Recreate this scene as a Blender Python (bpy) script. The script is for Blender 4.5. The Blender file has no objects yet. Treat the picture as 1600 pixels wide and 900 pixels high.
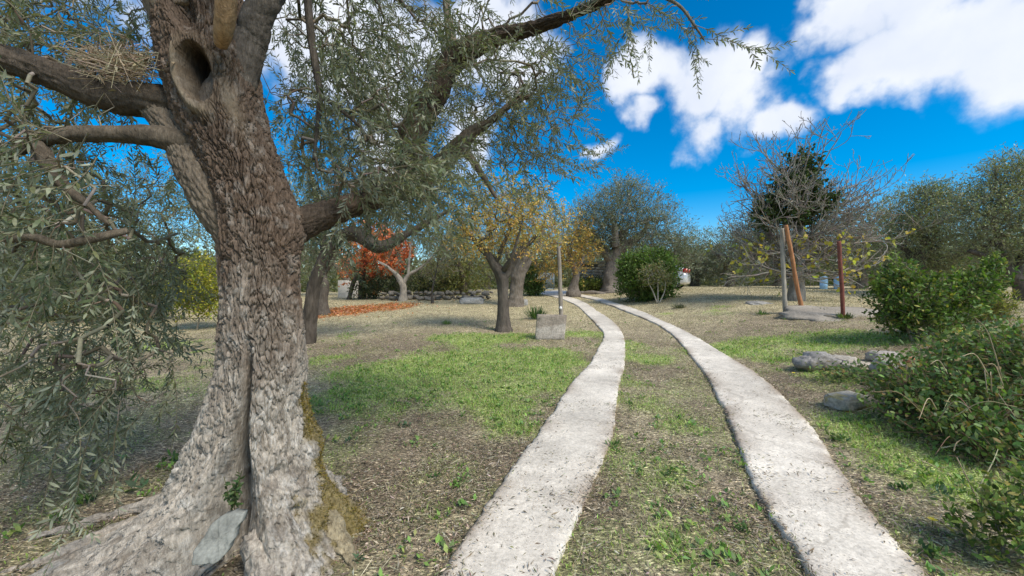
import bpy, bmesh, math, random
import numpy as np
from mathutils import Vector, Matrix, Quaternion

random.seed(5)
rng = np.random.default_rng(11)
S = bpy.context.scene
COL = S.collection

# ------------------------------------------------------------------ camera
F = 600.0                      # focal length in pixels of the 1600 px wide frame
CAMZ = 1.45
cam_d = bpy.data.cameras.new('camera')
cam_d.sensor_width = 36.0
cam_d.lens = 36.0 * F / 1600.0
cam_d.clip_start = 0.05
cam_d.clip_end = 2000
cam = bpy.data.objects.new('camera', cam_d)
cam.location = (0, 0, CAMZ)
cam.rotation_euler = (math.radians(90), 0, 0)
COL.objects.link(cam)
S.camera = cam

# ------------------------------------------------------------------ light
SUN_DIR = Vector((0.48, -0.46, 0.74)).normalized()
sun_el = math.asin(SUN_DIR.z)
sun_rot = math.atan2(SUN_DIR.x, SUN_DIR.y)
sd = bpy.data.lights.new('sun', 'SUN')
sd.energy = 2.0
sd.angle = math.radians(20)
sd.color = (1.0, 0.93, 0.82)
sun = bpy.data.objects.new('sun', sd)
sun.rotation_euler = SUN_DIR.to_track_quat('Z', 'Y').to_euler()
sun.location = (-20, -15, 30)
COL.objects.link(sun)

S.view_settings.view_transform = 'Standard'
S.view_settings.look = 'None'
S.view_settings.gamma = 1.0
S.view_settings.exposure = 1.12
S.render.film_transparent = False
S.cycles.max_bounces = 6
S.cycles.diffuse_bounces = 3
S.cycles.transmission_bounces = 4
S.cycles.transparent_max_bounces = 6
S.cycles.use_denoising = True


def pxdir(px, py):
    d = Vector(((px - 800) / F, 1.0, (450 - py) / F))
    return d.normalized()


W = bpy.data.worlds.new('World')
S.world = W
W.use_nodes = True
nt = W.node_tree
nt.nodes.clear()


def nd(tree, typ, **kw):
    n = tree.nodes.new(typ)
    for k, v in kw.items():
        setattr(n, k, v)
    return n


out = nd(nt, 'ShaderNodeOutputWorld')
bg = nd(nt, 'ShaderNodeBackground')
bg.inputs['Strength'].default_value = 0.08
nt.links.new(bg.outputs[0], out.inputs[0])
sky = nd(nt, 'ShaderNodeTexSky')
sky.sky_type = 'NISHITA'
sky.sun_disc = False
sky.sun_elevation = sun_el
sky.sun_rotation = sun_rot
sky.air_density = 1.0
sky.dust_density = 0.0
sky.ozone_density = 3.0
hs = nd(nt, 'ShaderNodeHueSaturation')
hs.inputs['Saturation'].default_value = 1.62
hs.inputs['Hue'].default_value = 0.497
hs.inputs['Value'].default_value = 1.0
nt.links.new(sky.outputs[0], hs.inputs['Color'])
tc = nd(nt, 'ShaderNodeTexCoord')
n1 = nd(nt, 'ShaderNodeTexNoise')
n1.inputs['Scale'].default_value = 5.0
n1.inputs['Detail'].default_value = 9
n1.inputs['Roughness'].default_value = 0.56
n1.inputs['Distortion'].default_value = 0.1
nt.links.new(tc.outputs['Generated'], n1.inputs['Vector'])
n2 = nd(nt, 'ShaderNodeTexNoise')
n2.inputs['Scale'].default_value = 7.0
n2.inputs['Detail'].default_value = 5
nt.links.new(tc.outputs['Generated'], n2.inputs['Vector'])
warp = nd(nt, 'ShaderNodeVectorMath', operation='SUBTRACT')
nt.links.new(n2.outputs['Color'], warp.inputs[0])
warp.inputs[1].default_value = (0.5, 0.5, 0.5)
warp2 = nd(nt, 'ShaderNodeVectorMath', operation='SCALE')
warp2.inputs['Scale'].default_value = 0.16
nt.links.new(warp.outputs[0], warp2.inputs[0])
pos = nd(nt, 'ShaderNodeVectorMath', operation='ADD')
nt.links.new(tc.outputs['Generated'], pos.inputs[0])
nt.links.new(warp2.outputs[0], pos.inputs[1])
# clouds: (direction, angular radius)
clouds = [((1030, 110), .095), ((1095, 130), .115), ((1155, 175), .09), ((1105, 205), .075), ((1225, 185), .05), ((1200, 195), .05), ((1000, 180), .05),
          ((1185, 105), .07), ((1310, 120), .05), ((1350, 90), .07), ((1410, 60), .09), ((1500, 40), .10), ((1590, 20), .12), ((1290, 10), .05), ((1420, -20), .1),
          ((1690, 10), .13), ((1300, 20), .07), ((640, 120), .20), ((540, 40), .22), ((720, 190), .12), ((760, 60), .14),
          ((940, 240), .035), ((600, 250), .12), ((420, 20), .16)]
sky_dirs = [(pxdir(*c), r) for c, r in clouds]
rr = random.Random(3)
for k in range(16):          # unseen cloud round the rest of the sky, extra added to whiten the light
    az = math.radians(68 + k * 15.5 + rr.uniform(-6, 6))
    el = math.radians(rr.uniform(14, 70))
    sky_dirs.append((Vector((math.sin(az) * math.cos(el), math.cos(az) * math.cos(el), math.sin(el))), rr.uniform(.16, .36)))
acc = None
for d, r in sky_dirs:
    ds = nd(nt, 'ShaderNodeVectorMath', operation='DISTANCE')
    nt.links.new(pos.outputs[0], ds.inputs[0])
    ds.inputs[1].default_value = d
    mr = nd(nt, 'ShaderNodeMapRange')
    mr.inputs['From Min'].default_value = r * 1.30
    mr.inputs['From Max'].default_value = r * 0.25
    nt.links.new(ds.outputs['Value'], mr.inputs['Value'])
    if acc is None:
        acc = mr
    else:
        mx = nd(nt, 'ShaderNodeMath', operation='MAXIMUM')
        nt.links.new(acc.outputs[0], mx.inputs[0])
        nt.links.new(mr.outputs[0], mx.inputs[1])
        acc = mx
nm = nd(nt, 'ShaderNodeMath', operation='MULTIPLY_ADD')
nt.links.new(n1.outputs['Fac'], nm.inputs[0])
nm.inputs[1].default_value = 3.0
nm.inputs[2].default_value = -1.50
ad = nd(nt, 'ShaderNodeMath', operation='ADD')
nt.links.new(acc.outputs[0], ad.inputs[0])
nt.links.new(nm.outputs[0], ad.inputs[1])
ss = nd(nt, 'ShaderNodeMapRange', interpolation_type='SMOOTHERSTEP')
ss.inputs['From Min'].default_value = 0.22
ss.inputs['From Max'].default_value = 1.0
nt.links.new(ad.outputs[0], ss.inputs['Value'])
gate = nd(nt, 'ShaderNodeMapRange')
gate.inputs['From Min'].default_value = 0.0
gate.inputs['From Max'].default_value = 0.12
nt.links.new(acc.outputs[0], gate.inputs['Value'])
mm = nd(nt, 'ShaderNodeMath', operation='MULTIPLY')
nt.links.new(ss.outputs[0], mm.inputs[0])
nt.links.new(gate.outputs[0], mm.inputs[1])
mm2 = nd(nt, 'ShaderNodeMath', operation='MULTIPLY')
nt.links.new(mm.outputs[0], mm2.inputs[0])
mm2.inputs[1].default_value = 0.95
ccol = nd(nt, 'ShaderNodeMix', data_type='RGBA')
ccol.inputs['A'].default_value = (3.7, 4.2, 5.2, 1)
ccol.inputs['B'].default_value = (6.9, 6.9, 7.0, 1)
nt.links.new(n2.outputs['Fac'], ccol.inputs['Factor'])
mix = nd(nt, 'ShaderNodeMix', data_type='RGBA')
nt.links.new(mm2.outputs[0], mix.inputs['Factor'])
nt.links.new(hs.outputs[0], mix.inputs['A'])
nt.links.new(ccol.outputs['Result'], mix.inputs['B'])
nt.links.new(mix.outputs['Result'], bg.inputs['Color'])


# ------------------------------------------------------------------ noise
def _h(ix, iy, iz, seed):
    with np.errstate(over='ignore'):
        n = (ix.astype(np.int64) * 374761393 + iy.astype(np.int64) * 668265263 + iz.astype(np.int64) * 2147483647 * 3 + seed * 974634777) & 0xFFFFFFFF
        n = ((n ^ (n >> 13)) * 1274126177) & 0xFFFFFFFF
        n = (n ^ (n >> 16)) & 0xFFFFFFFF
        n = (n * 2246822519) & 0xFFFFFFFF
        n = (n ^ (n >> 15)) & 0xFFFFFF
    return n / float(0xFFFFFF)


def vn3(x, y, z, seed=0):
    x, y, z = np.broadcast_arrays(np.asarray(x, float), np.asarray(y, float), np.asarray(z, float))
    ix, iy, iz = np.floor(x), np.floor(y), np.floor(z)
    fx, fy, fz = x - ix, y - iy, z - iz
    ix, iy, iz = ix.astype(np.int64), iy.astype(np.int64), iz.astype(np.int64)
    u, v, w = fx * fx * (3 - 2 * fx), fy * fy * (3 - 2 * fy), fz * fz * (3 - 2 * fz)
    r = 0
    for a in (0, 1):
        for b in (0, 1):
            for c in (0, 1):
                r = r + _h(ix + a, iy + b, iz + c, seed) * (u if a else 1 - u) * (v if b else 1 - v) * (w if c else 1 - w)
    return r


def vn2(x, y, seed=0):
    return vn3(x, y, np.zeros_like(np.asarray(x, float)), seed)


def fbm2(x, y, o=4, seed=0):
    a, s, t = 1.0, 0, 0
    x = np.asarray(x, float); y = np.asarray(y, float)
    for k in range(o):
        s = s + a * vn2(x * 2 ** k + 13.1 * k, y * 2 ** k - 7.7 * k, seed + k)
        t += a; a *= .5
    return s / t


def fbm3(x, y, z, o=3, seed=0):
    a, s, t = 1.0, 0, 0
    for k in range(o):
        s = s + a * vn3(x * 2 ** k + 13.1 * k, y * 2 ** k - 7.7 * k, z * 2 ** k + 3.3 * k, seed + k)
        t += a; a *= .5
    return s / t


def cell3(x, y, z, seed=0):
    """distance to the nearest seed, gap to the second nearest, and a random number per cell"""
    ix, iy, iz = np.floor(x).astype(np.int64), np.floor(y).astype(np.int64), np.floor(z).astype(np.int64)
    f1 = np.full(x.shape, 9.0); f2 = np.full(x.shape, 9.0); cid = np.zeros(x.shape)
    for a in (-1, 0, 1):
        for b in (-1, 0, 1):
            for c in (-1, 0, 1):
                h = _h(ix + a, iy + b, iz + c, seed)
                h2 = (h * 977.13) % 1.0; h3 = (h * 8121.7) % 1.0
                d = (ix + a + h - x) ** 2 + (iy + b + h2 - y) ** 2 + (iz + c + h3 - z) ** 2
                m = d < f1
                f2 = np.where(m, f1, np.minimum(f2, d)); cid = np.where(m, h3, cid); f1 = np.where(m, d, f1)
    return np.sqrt(f1), np.sqrt(f2) - np.sqrt(f1), cid


def sstep(a, b, x):
    t = np.clip((np.asarray(x, float) - a) / (b - a), 0, 1)
    return t * t * (3 - 2 * t)


# ------------------------------------------------------------------ terrain
_ty = np.array([-300, 0, 4, 6, 8, 10, 12, 14, 17, 20, 24, 28, 34, 40, 60, 400.])
_tz = np.array([0, 0, 0, .03, .09, .18, .30, .43, .63, .83, 1.02, 1.15, 1.26, 1.32, 1.36, 1.4])


def terrain(x, y):
    x = np.asarray(x, float); y = np.asarray(y, float)
    z = (np.interp(y - .8, _ty, _tz) + np.interp(y, _ty, _tz) * 2 + np.interp(y + .8, _ty, _tz)) / 4
    z = z + .56 * sstep(3.4, 9.5, x) * (.35 + .65 * sstep(3, 9, y)) * (1 - .36 * sstep(15, 25, y))
    z = z + .16 * sstep(3.2, 5.2, x) * sstep(8, 4, y)
    z = z - .34 * sstep(2.5, 12, -x)
    z = z + .05 * (fbm2(x * .45, y * .45, 3, 4) - .5) * sstep(1, 5, np.abs(y) + np.abs(x))
    return z


def G(px, py):
    """the ground point seen from the photographer's place in this direction"""
    px = np.atleast_1d(np.asarray(px, float)); py = np.atleast_1d(np.asarray(py, float))
    dx, dz = (px - 800) / F, (450 - py) / F
    lo = np.full(px.shape, .6); hit = np.full(px.shape, 60.0)
    ts = np.geomspace(.6, 60, 260)
    below = (CAMZ + dz[:, None] * ts) <= terrain(dx[:, None] * ts, np.broadcast_to(ts, (len(px), len(ts))))
    k = below.argmax(1); got = below.any(1)
    a, b = ts[np.maximum(k - 1, 0)], ts[k]
    for _ in range(16):
        m = (a + b) / 2
        bl = CAMZ + dz * m <= terrain(dx * m, m)
        b = np.where(bl, m, b); a = np.where(bl, a, m)
    hit = np.where(got, b, 60.0)
    x, y = dx * hit, hit
    return np.stack([x, y, terrain(x, y)], -1)


def G1(px, py):
    return G(px, py)[0]


def P(px, py, Y):
    return np.array([(px - 800) / F * Y, Y, CAMZ + (450 - py) / F * Y])


def on_ground(px, Y):
    x = (px - 800) / F * Y
    return np.array([x, Y, float(terrain(x, Y))])


# ------------------------------------------------------------------ mesh helper
class Geo:
    def __init__(s):
        s.v, s.t, s.q, s.c, s.n = [], [], [], [], 0

    def add(s, v, tris=None, quads=None, col=(.5, .5, .5)):
        v = np.asarray(v, float).reshape(-1, 3)
        if len(v) == 0:
            return
        c = np.asarray(col, float)
        if c.ndim == 1:
            c = np.tile(c, (len(v), 1))
        s.v.append(v); s.c.append(c)
        if tris is not None and len(tris):
            s.t.append(np.asarray(tris, np.int64) + s.n)
        if quads is not None and len(quads):
            s.q.append(np.asarray(quads, np.int64) + s.n)
        s.n += len(v)

    def mesh(s, name, mat, origin=(0, 0, 0), smooth=True):
        me = bpy.data.meshes.new(name)
        v = np.concatenate(s.v) - np.asarray(origin, float)
        c = np.concatenate(s.c)
        t = np.concatenate(s.t) if s.t else np.zeros((0, 3), np.int64)
        q = np.concatenate(s.q) if s.q else np.zeros((0, 4), np.int64)
        me.vertices.add(len(v)); me.vertices.foreach_set('co', v.astype(np.float32).ravel())
        nl = len(t) * 3 + len(q) * 4
        me.loops.add(nl)
        me.loops.foreach_set('vertex_index', np.concatenate([t.ravel(), q.ravel()]).astype(np.int32))
        me.polygons.add(len(t) + len(q))
        st = np.concatenate([np.arange(len(t)) * 3, len(t) * 3 + np.arange(len(q)) * 4]).astype(np.int32)
        me.polygons.foreach_set('loop_start', st)
        me.update(calc_edges=True)
        if smooth:
            me.polygons.foreach_set('use_smooth', np.ones(len(me.polygons), bool))
        at = me.attributes.new('Col', 'FLOAT_COLOR', 'POINT')
        at.data.foreach_set('color', np.concatenate([c, np.ones((len(c), 1))], 1).astype(np.float32).ravel())
        me.validate()
        if mat:
            me.materials.append(mat)
        return me

    def build(s, name, mat, parent=None, smooth=True, kind=None, origin=None):
        if origin is None:
            origin = tuple(parent['_o']) if parent is not None else (0, 0, 0)
        me = s.mesh(name, mat, origin, smooth)
        o = bpy.data.objects.new(name, me)
        COL.objects.link(o)
        if parent is not None:
            o.parent = parent
        elif tuple(origin) != (0, 0, 0):
            o.location = origin
        if kind:
            o['kind'] = kind
        return o


ROOTS = []


def thing(name, label, cat, loc, group=None):
    o = bpy.data.objects.new(name, None)
    o.empty_display_size = .2
    o.location = tuple(float(a) for a in loc)
    o['_o'] = [float(a) for a in loc]
    COL.objects.link(o)
    o['label'] = label; o['category'] = cat
    if group:
        o['group'] = group
    ROOTS.append(o)
    return o


def tag(o, label, cat, group=None):
    o['label'] = label; o['category'] = cat
    if group:
        o['group'] = group
    return o


def norm(v):
    return v / np.maximum(np.linalg.norm(v, axis=-1, keepdims=True), 1e-9)


def catmull(pts, n):
    """smooth curve through the rows of pts (any number of columns)"""
    pts = np.asarray(pts, float)
    p = np.vstack([2 * pts[0] - pts[1], pts, 2 * pts[-1] - pts[-2]])
    m = len(pts) - 1
    u = np.linspace(0, m - 1e-6, n)
    i = u.astype(int); t = (u - i)[:, None]
    a, b, c, d = p[i], p[i + 1], p[i + 2], p[i + 3]
    return .5 * (2 * b + (c - a) * t + (2 * a - 5 * b + 4 * c - d) * t ** 2 + (3 * b - a - 3 * c + d) * t ** 3)


def tube(geo, path, rad, k=8, amp=0., freq=30., zf=.3, seed=0, col=(.5, .5, .5), colfn=None, cap=True, lump=0., cell=0.):
    path = np.asarray(path, float); n = len(path)
    rad = np.broadcast_to(np.asarray(rad, float), (n,))
    tan = norm(np.gradient(path, axis=0))
    ref = np.array([0.13, 0.97, 0.2]) if abs(tan[0] @ np.array([0.13, 0.97, .2])) < .9 else np.array([1., 0, 0])
    N = np.zeros_like(path); N[0] = norm(np.cross(tan[0], ref))
    for i in range(1, n):
        v = N[i - 1] - tan[i] * (N[i - 1] @ tan[i])
        N[i] = v / max(np.linalg.norm(v), 1e-9)
    B = np.cross(tan, N)
    th = np.linspace(0, 2 * np.pi, k, endpoint=False)
    c, s_ = np.cos(th), np.sin(th)
    L = np.concatenate([[0], np.cumsum(np.linalg.norm(np.diff(path, axis=0), axis=1))])
    R = np.repeat(rad[:, None], k, 1).copy()
    if amp or lump:
        rr_ = np.maximum(rad, .01)[:, None]
        X, Yy, Z = c[None] * rr_ * freq, s_[None] * rr_ * freq, np.repeat((L * freq * zf)[:, None], k, 1)
        if amp:
            rid = 1 - np.abs(2 * fbm3(X, Yy, Z, 2, seed) - 1)
            R += amp * (rid - .75) * 2
        if cell:
            q1 = fbm3(X * .5, Yy * .5, Z * 1.2, 2, seed + 3) - .5
            _, gp_, cd_ = cell3(X * 1.5 + q1, Yy * 1.5 - q1, Z * 1.3 + q1, seed + 5)
            R += cell * (sstep(.0, .32, gp_) - 1 + .35 * (cd_ - .5))
        if lump:
            R *= 1 + lump * (fbm3(X * .18, Yy * .18, Z * .35, 2, seed + 9) - .5) * 2
    V = path[:, None] + N[:, None] * (R * c)[..., None] + B[:, None] * (R * s_)[..., None]
    V = V.reshape(-1, 3)
    i = np.arange(n - 1)[:, None] * k; j = np.arange(k)[None]; j2 = (j + 1) % k
    q = np.stack([i + j, i + j2, i + k + j2, i + k + j], -1).reshape(-1, 4)
    tris = None
    if cap:
        V = np.vstack([V, path[0], path[-1]])
        a, b = n * k, n * k + 1
        jj = np.arange(k); jn = (jj + 1) % k
        tris = np.vstack([np.stack([np.full(k, a), jn, jj], 1), np.stack([np.full(k, b), (n - 1) * k + jj, (n - 1) * k + jn], 1)])
    cc = np.asarray(col, float)
    if colfn is not None:
        cc = colfn(V)
    geo.add(V, tris, q, cc)


def frusta(geo, a, b, ra, rb, k=5, col=(.3, .3, .3)):
    a = np.asarray(a, float).reshape(-1, 3); b = np.asarray(b, float).reshape(-1, 3); n = len(a)
    if n == 0:
        return
    ra = np.broadcast_to(np.asarray(ra, float), (n,)); rb = np.broadcast_to(np.asarray(rb, float), (n,))
    t = norm(b - a)
    ref = np.where(np.abs(t[:, 2:3]) < .9, np.array([[0, 0, 1.]]), np.array([[1., 0, 0]]))
    N = norm(np.cross(t, ref)); B = np.cross(t, N)
    th = np.linspace(0, 2 * np.pi, k, endpoint=False)
    ring = N[:, None] * np.cos(th)[None, :, None] + B[:, None] * np.sin(th)[None, :, None]
    V = np.concatenate([a[:, None] + ring * ra[:, None, None], b[:, None] + ring * rb[:, None, None]], 1)
    j = np.arange(k); j2 = (j + 1) % k
    q1 = np.stack([j, j2, k + j2, k + j], -1)
    q = (q1[None] + (np.arange(n) * 2 * k)[:, None, None]).reshape(-1, 4)
    c = np.asarray(col, float)
    if c.ndim == 2:
        c = np.repeat(c, 2 * k, 0)
    geo.add(V.reshape(-1, 3), None, q, c)


def leaves(geo, pos, d, up, ln, wd, col, shape='hex', bend=.12):
    """many leaves at once: lens-shaped blades of six points, or diamonds of four"""
    pos = np.asarray(pos, float); n = len(pos)
    if n == 0:
        return
    d = norm(np.asarray(d, float)); up = np.asarray(up, float)
    side = norm(np.cross(d, up)); nn = np.cross(side, d)
    ln = np.broadcast_to(np.asarray(ln, float), (n,))[:, None]; wd = np.broadcast_to(np.asarray(wd, float), (n,))[:, None] * .5
    col = np.asarray(col, float)
    if col.ndim == 1:
        col = np.tile(col, (n, 1))
    if shape == 'hex':
        a = pos
        m1 = pos + d * ln * .32 + nn * ln * bend * .5; m2 = pos + d * ln * .70 + nn * ln * bend * .45
        tip = pos + d * ln
        V = np.stack([a, m1 - side * wd * .92, m1 + side * wd * .92, m2 - side * wd * .78, m2 + side * wd * .78, tip], 1)
        T = np.array([[0, 2, 1], [3, 4, 5]]); Q = np.array([[1, 2, 4, 3]]); k = 6
    else:
        m = pos + d * ln * .5 + nn * ln * bend
        V = np.stack([pos, m + side * wd, pos + d * ln, m - side * wd], 1)
        T = None; Q = np.array([[0, 1, 2, 3]]); k = 4
    off = (np.arange(n) * k)[:, None, None]
    geo.add(V.reshape(-1, 3), None if T is None else (T[None] + off).reshape(-1, 3), (Q[None] + off).reshape(-1, 4), np.repeat(col, k, 0))


def rand_dirs(n):
    return norm(rng.normal(size=(n, 3)))


def palette(n, cols, jit=.18):
    cols = np.asarray(cols, float)
    c = cols[rng.integers(0, len(cols), n)]
    f = 1 + rng.normal(0, jit, (n, 1))
    return np.clip(c * f * (1 + rng.normal(0, .06, (n, 3))), .004, .95)


# ------------------------------------------------------------------ materials
def new_mat(name):
    m = bpy.data.materials.new(name); m.use_nodes = True
    t = m.node_tree; t.nodes.clear()
    return m, t


def mat_leaf(name, back=(.25, .28, .21), backmix=.6, rough=.5, trans=.25, spec=.35):
    m, t = new_mat(name)
    o = nd(t, 'ShaderNodeOutputMaterial')
    at = nd(t, 'ShaderNodeAttribute', attribute_name='Col')
    tcn = nd(t, 'ShaderNodeTexCoord')
    no = nd(t, 'ShaderNodeTexNoise'); no.inputs['Scale'].default_value = 60; no.inputs['Detail'].default_value = 2
    t.links.new(tcn.outputs['Object'], no.inputs['Vector'])
    mr = nd(t, 'ShaderNodeMapRange'); mr.inputs['From Min'].default_value = .25; mr.inputs['From Max'].default_value = .75
    mr.inputs['To Min'].default_value = .72; mr.inputs['To Max'].default_value = 1.28
    t.links.new(no.outputs['Fac'], mr.inputs['Value'])
    vm = nd(t, 'ShaderNodeVectorMath', operation='SCALE')
    t.links.new(at.outputs['Color'], vm.inputs[0]); t.links.new(mr.outputs[0], vm.inputs['Scale'])
    ge = nd(t, 'ShaderNodeNewGeometry')
    fm = nd(t, 'ShaderNodeMath', operation='MULTIPLY'); fm.inputs[1].default_value = backmix
    t.links.new(ge.outputs['Backfacing'], fm.inputs[0])
    mx = nd(t, 'ShaderNodeMix', data_type='RGBA')
    t.links.new(fm.outputs[0], mx.inputs['Factor']); t.links.new(vm.outputs[0], mx.inputs['A'])
    mx.inputs['B'].default_value = (*back, 1)
    pb = nd(t, 'ShaderNodeBsdfPrincipled')
    pb.inputs['Roughness'].default_value = rough
    pb.inputs['Specular IOR Level'].default_value = spec
    t.links.new(mx.outputs['Result'], pb.inputs['Base Color'])
    if trans > 0:
        tr = nd(t, 'ShaderNodeBsdfTranslucent')
        g2 = nd(t, 'ShaderNodeMix', data_type='RGBA', blend_type='MULTIPLY'); g2.inputs['Factor'].default_value = 1
        t.links.new(vm.outputs[0], g2.inputs['A']); g2.inputs['B'].default_value = (1.5, 1.7, .7, 1)
        t.links.new(g2.outputs['Result'], tr.inputs['Color'])
        ms = nd(t, 'ShaderNodeMixShader'); ms.inputs[0].default_value = trans
        t.links.new(pb.outputs[0], ms.inputs[1]); t.links.new(tr.outputs[0], ms.inputs[2])
        t.links.new(ms.outputs[0], o.inputs[0])
    else:
        t.links.new(pb.outputs[0], o.inputs[0])
    return m


def mat_col(name, scale=30., lo=.6, hi=1.4, rough=.85, bump=.4, bdist=.01, stretch=(1, 1, 1), vor=0., metal=0., spec=.3, detail=6, vscale=None):
    """vertex colour times procedural grain, with relief"""
    m, t = new_mat(name)
    o = nd(t, 'ShaderNodeOutputMaterial'); pb = nd(t, 'ShaderNodeBsdfPrincipled')
    at = nd(t, 'ShaderNodeAttribute', attribute_name='Col')
    tcn = nd(t, 'ShaderNodeTexCoord'); mp = nd(t, 'ShaderNodeMapping')
    mp.inputs['Scale'].default_value = stretch
    t.links.new(tcn.outputs['Object'], mp.inputs['Vector'])
    no = nd(t, 'ShaderNodeTexNoise'); no.inputs['Scale'].default_value = scale; no.inputs['Detail'].default_value = detail; no.inputs['Roughness'].default_value = .65
    t.links.new(mp.outputs[0], no.inputs['Vector'])
    mr = nd(t, 'ShaderNodeMapRange'); mr.inputs['From Min'].default_value = .3; mr.inputs['From Max'].default_value = .7
    mr.inputs['To Min'].default_value = lo; mr.inputs['To Max'].default_value = hi
    t.links.new(no.outputs['Fac'], mr.inputs['Value'])
    vm = nd(t, 'ShaderNodeVectorMath', operation='SCALE')
    t.links.new(at.outputs['Color'], vm.inputs[0]); t.links.new(mr.outputs[0], vm.inputs['Scale'])
    t.links.new(vm.outputs[0], pb.inputs['Base Color'])
    h = no.outputs['Fac']
    if vor:
        vo = nd(t, 'ShaderNodeTexVoronoi', feature='DISTANCE_TO_EDGE'); vo.inputs['Scale'].default_value = vscale or scale
        wv = nd(t, 'ShaderNodeVectorMath', operation='MULTIPLY_ADD')
        t.links.new(no.outputs['Color'], wv.inputs[0]); wv.inputs[1].default_value = (.03, .03, .03)
        t.links.new(mp.outputs[0], wv.inputs[2]); t.links.new(wv.outputs[0], vo.inputs['Vector'])
        mv = nd(t, 'ShaderNodeMapRange'); mv.inputs['From Max'].default_value = .25; mv.inputs['To Max'].default_value = vor
        t.links.new(vo.outputs['Distance'], mv.inputs['Value'])
        a = nd(t, 'ShaderNodeMath', operation='ADD')
        t.links.new(mv.outputs[0], a.inputs[0]); t.links.new(no.outputs['Fac'], a.inputs[1]); h = a.outputs[0]
    bp = nd(t, 'ShaderNodeBump'); bp.inputs['Strength'].default_value = bump; bp.inputs['Distance'].default_value = bdist
    t.links.new(h, bp.inputs['Height']); t.links.new(bp.outputs[0], pb.inputs['Normal'])
    pb.inputs['Roughness'].default_value = rough; pb.inputs['Metallic'].default_value = metal
    pb.inputs['Specular IOR Level'].default_value = spec
    t.links.new(pb.outputs[0], o.inputs[0])
    return m


def mat_ground():
    m, t = new_mat('ground_litter')
    o = nd(t, 'ShaderNodeOutputMaterial'); pb = nd(t, 'ShaderNodeBsdfPrincipled')
    at = nd(t, 'ShaderNodeAttribute', attribute_name='Col')
    tcn = nd(t, 'ShaderNodeTexCoord')
    prev = at.outputs['Color']
    # clods, bits of leaf and straw at three sizes
    for sc, lo, hi, dt in ((1.7, .82, 1.18, 4), (14, .66, 1.34, 5), (75, .42, 1.62, 4)):
        no = nd(t, 'ShaderNodeTexNoise'); no.inputs['Scale'].default_value = sc; no.inputs['Detail'].default_value = dt; no.inputs['Roughness'].default_value = .7
        t.links.new(tcn.outputs['Object'], no.inputs['Vector'])
        mr = nd(t, 'ShaderNodeMapRange'); mr.inputs['From Min'].default_value = .3; mr.inputs['From Max'].default_value = .7
        mr.inputs['To Min'].default_value = lo; mr.inputs['To Max'].default_value = hi
        t.links.new(no.outputs['Fac'], mr.inputs['Value'])
        vm = nd(t, 'ShaderNodeVectorMath', operation='SCALE')
        t.links.new(prev, vm.inputs[0]); t.links.new(mr.outputs[0], vm.inputs['Scale']); prev = vm.outputs[0]
    hsum = no.outputs['Fac']
    for ang, sc in ((.3, 1.0), (1.35, 1.25), (2.4, .85)):
        mp = nd(t, 'ShaderNodeMapping'); mp.inputs['Rotation'].default_value = (0, 0, ang); mp.inputs['Scale'].default_value = (38 * sc, 130 * sc, 60)
        wn_ = nd(t, 'ShaderNodeTexNoise'); wn_.inputs['Scale'].default_value = 9
        t.links.new(tcn.outputs['Object'], wn_.inputs['Vector'])
        wv = nd(t, 'ShaderNodeVectorMath', operation='MULTIPLY_ADD'); wv.inputs[1].default_value = (.05, .05, 0)
        t.links.new(wn_.outputs['Color'], wv.inputs[0]); t.links.new(tcn.outputs['Object'], wv.inputs[2])
        t.links.new(wv.outputs[0], mp.inputs['Vector'])
        vo = nd(t, 'ShaderNodeTexVoronoi'); vo.inputs['Scale'].default_value = 1.0
        t.links.new(mp.outputs[0], vo.inputs['Vector'])
        sep = nd(t, 'ShaderNodeSeparateColor'); t.links.new(vo.outputs['Color'], sep.inputs[0])
        on = nd(t, 'ShaderNodeMath', operation='GREATER_THAN'); on.inputs[1].default_value = .62
        t.links.new(sep.outputs[0], on.inputs[0])
        ram = nd(t, 'ShaderNodeMapRange'); ram.inputs['To Min'].default_value = .45; ram.inputs['To Max'].default_value = 2.1
        t.links.new(sep.outputs[1], ram.inputs['Value'])
        vm = nd(t, 'ShaderNodeVectorMath', operation='SCALE')
        t.links.new(prev, vm.inputs[0]); t.links.new(ram.outputs[0], vm.inputs['Scale'])
        mx = nd(t, 'ShaderNodeMix', data_type='RGBA')
        t.links.new(on.outputs[0], mx.inputs['Factor']); t.links.new(prev, mx.inputs['A']); t.links.new(vm.outputs[0], mx.inputs['B'])
        prev = mx.outputs['Result']
    t.links.new(prev, pb.inputs['Base Color'])
    bp = nd(t, 'ShaderNodeBump'); bp.inputs['Strength'].default_value = .7; bp.inputs['Distance'].default_value = .02
    t.links.new(no.outputs['Fac'], bp.inputs['Height']); t.links.new(bp.outputs[0], pb.inputs['Normal'])
    pb.inputs['Roughness'].default_value = .95; pb.inputs['Specular IOR Level'].default_value = .15
    t.links.new(pb.outputs[0], o.inputs[0])
    return m


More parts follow.
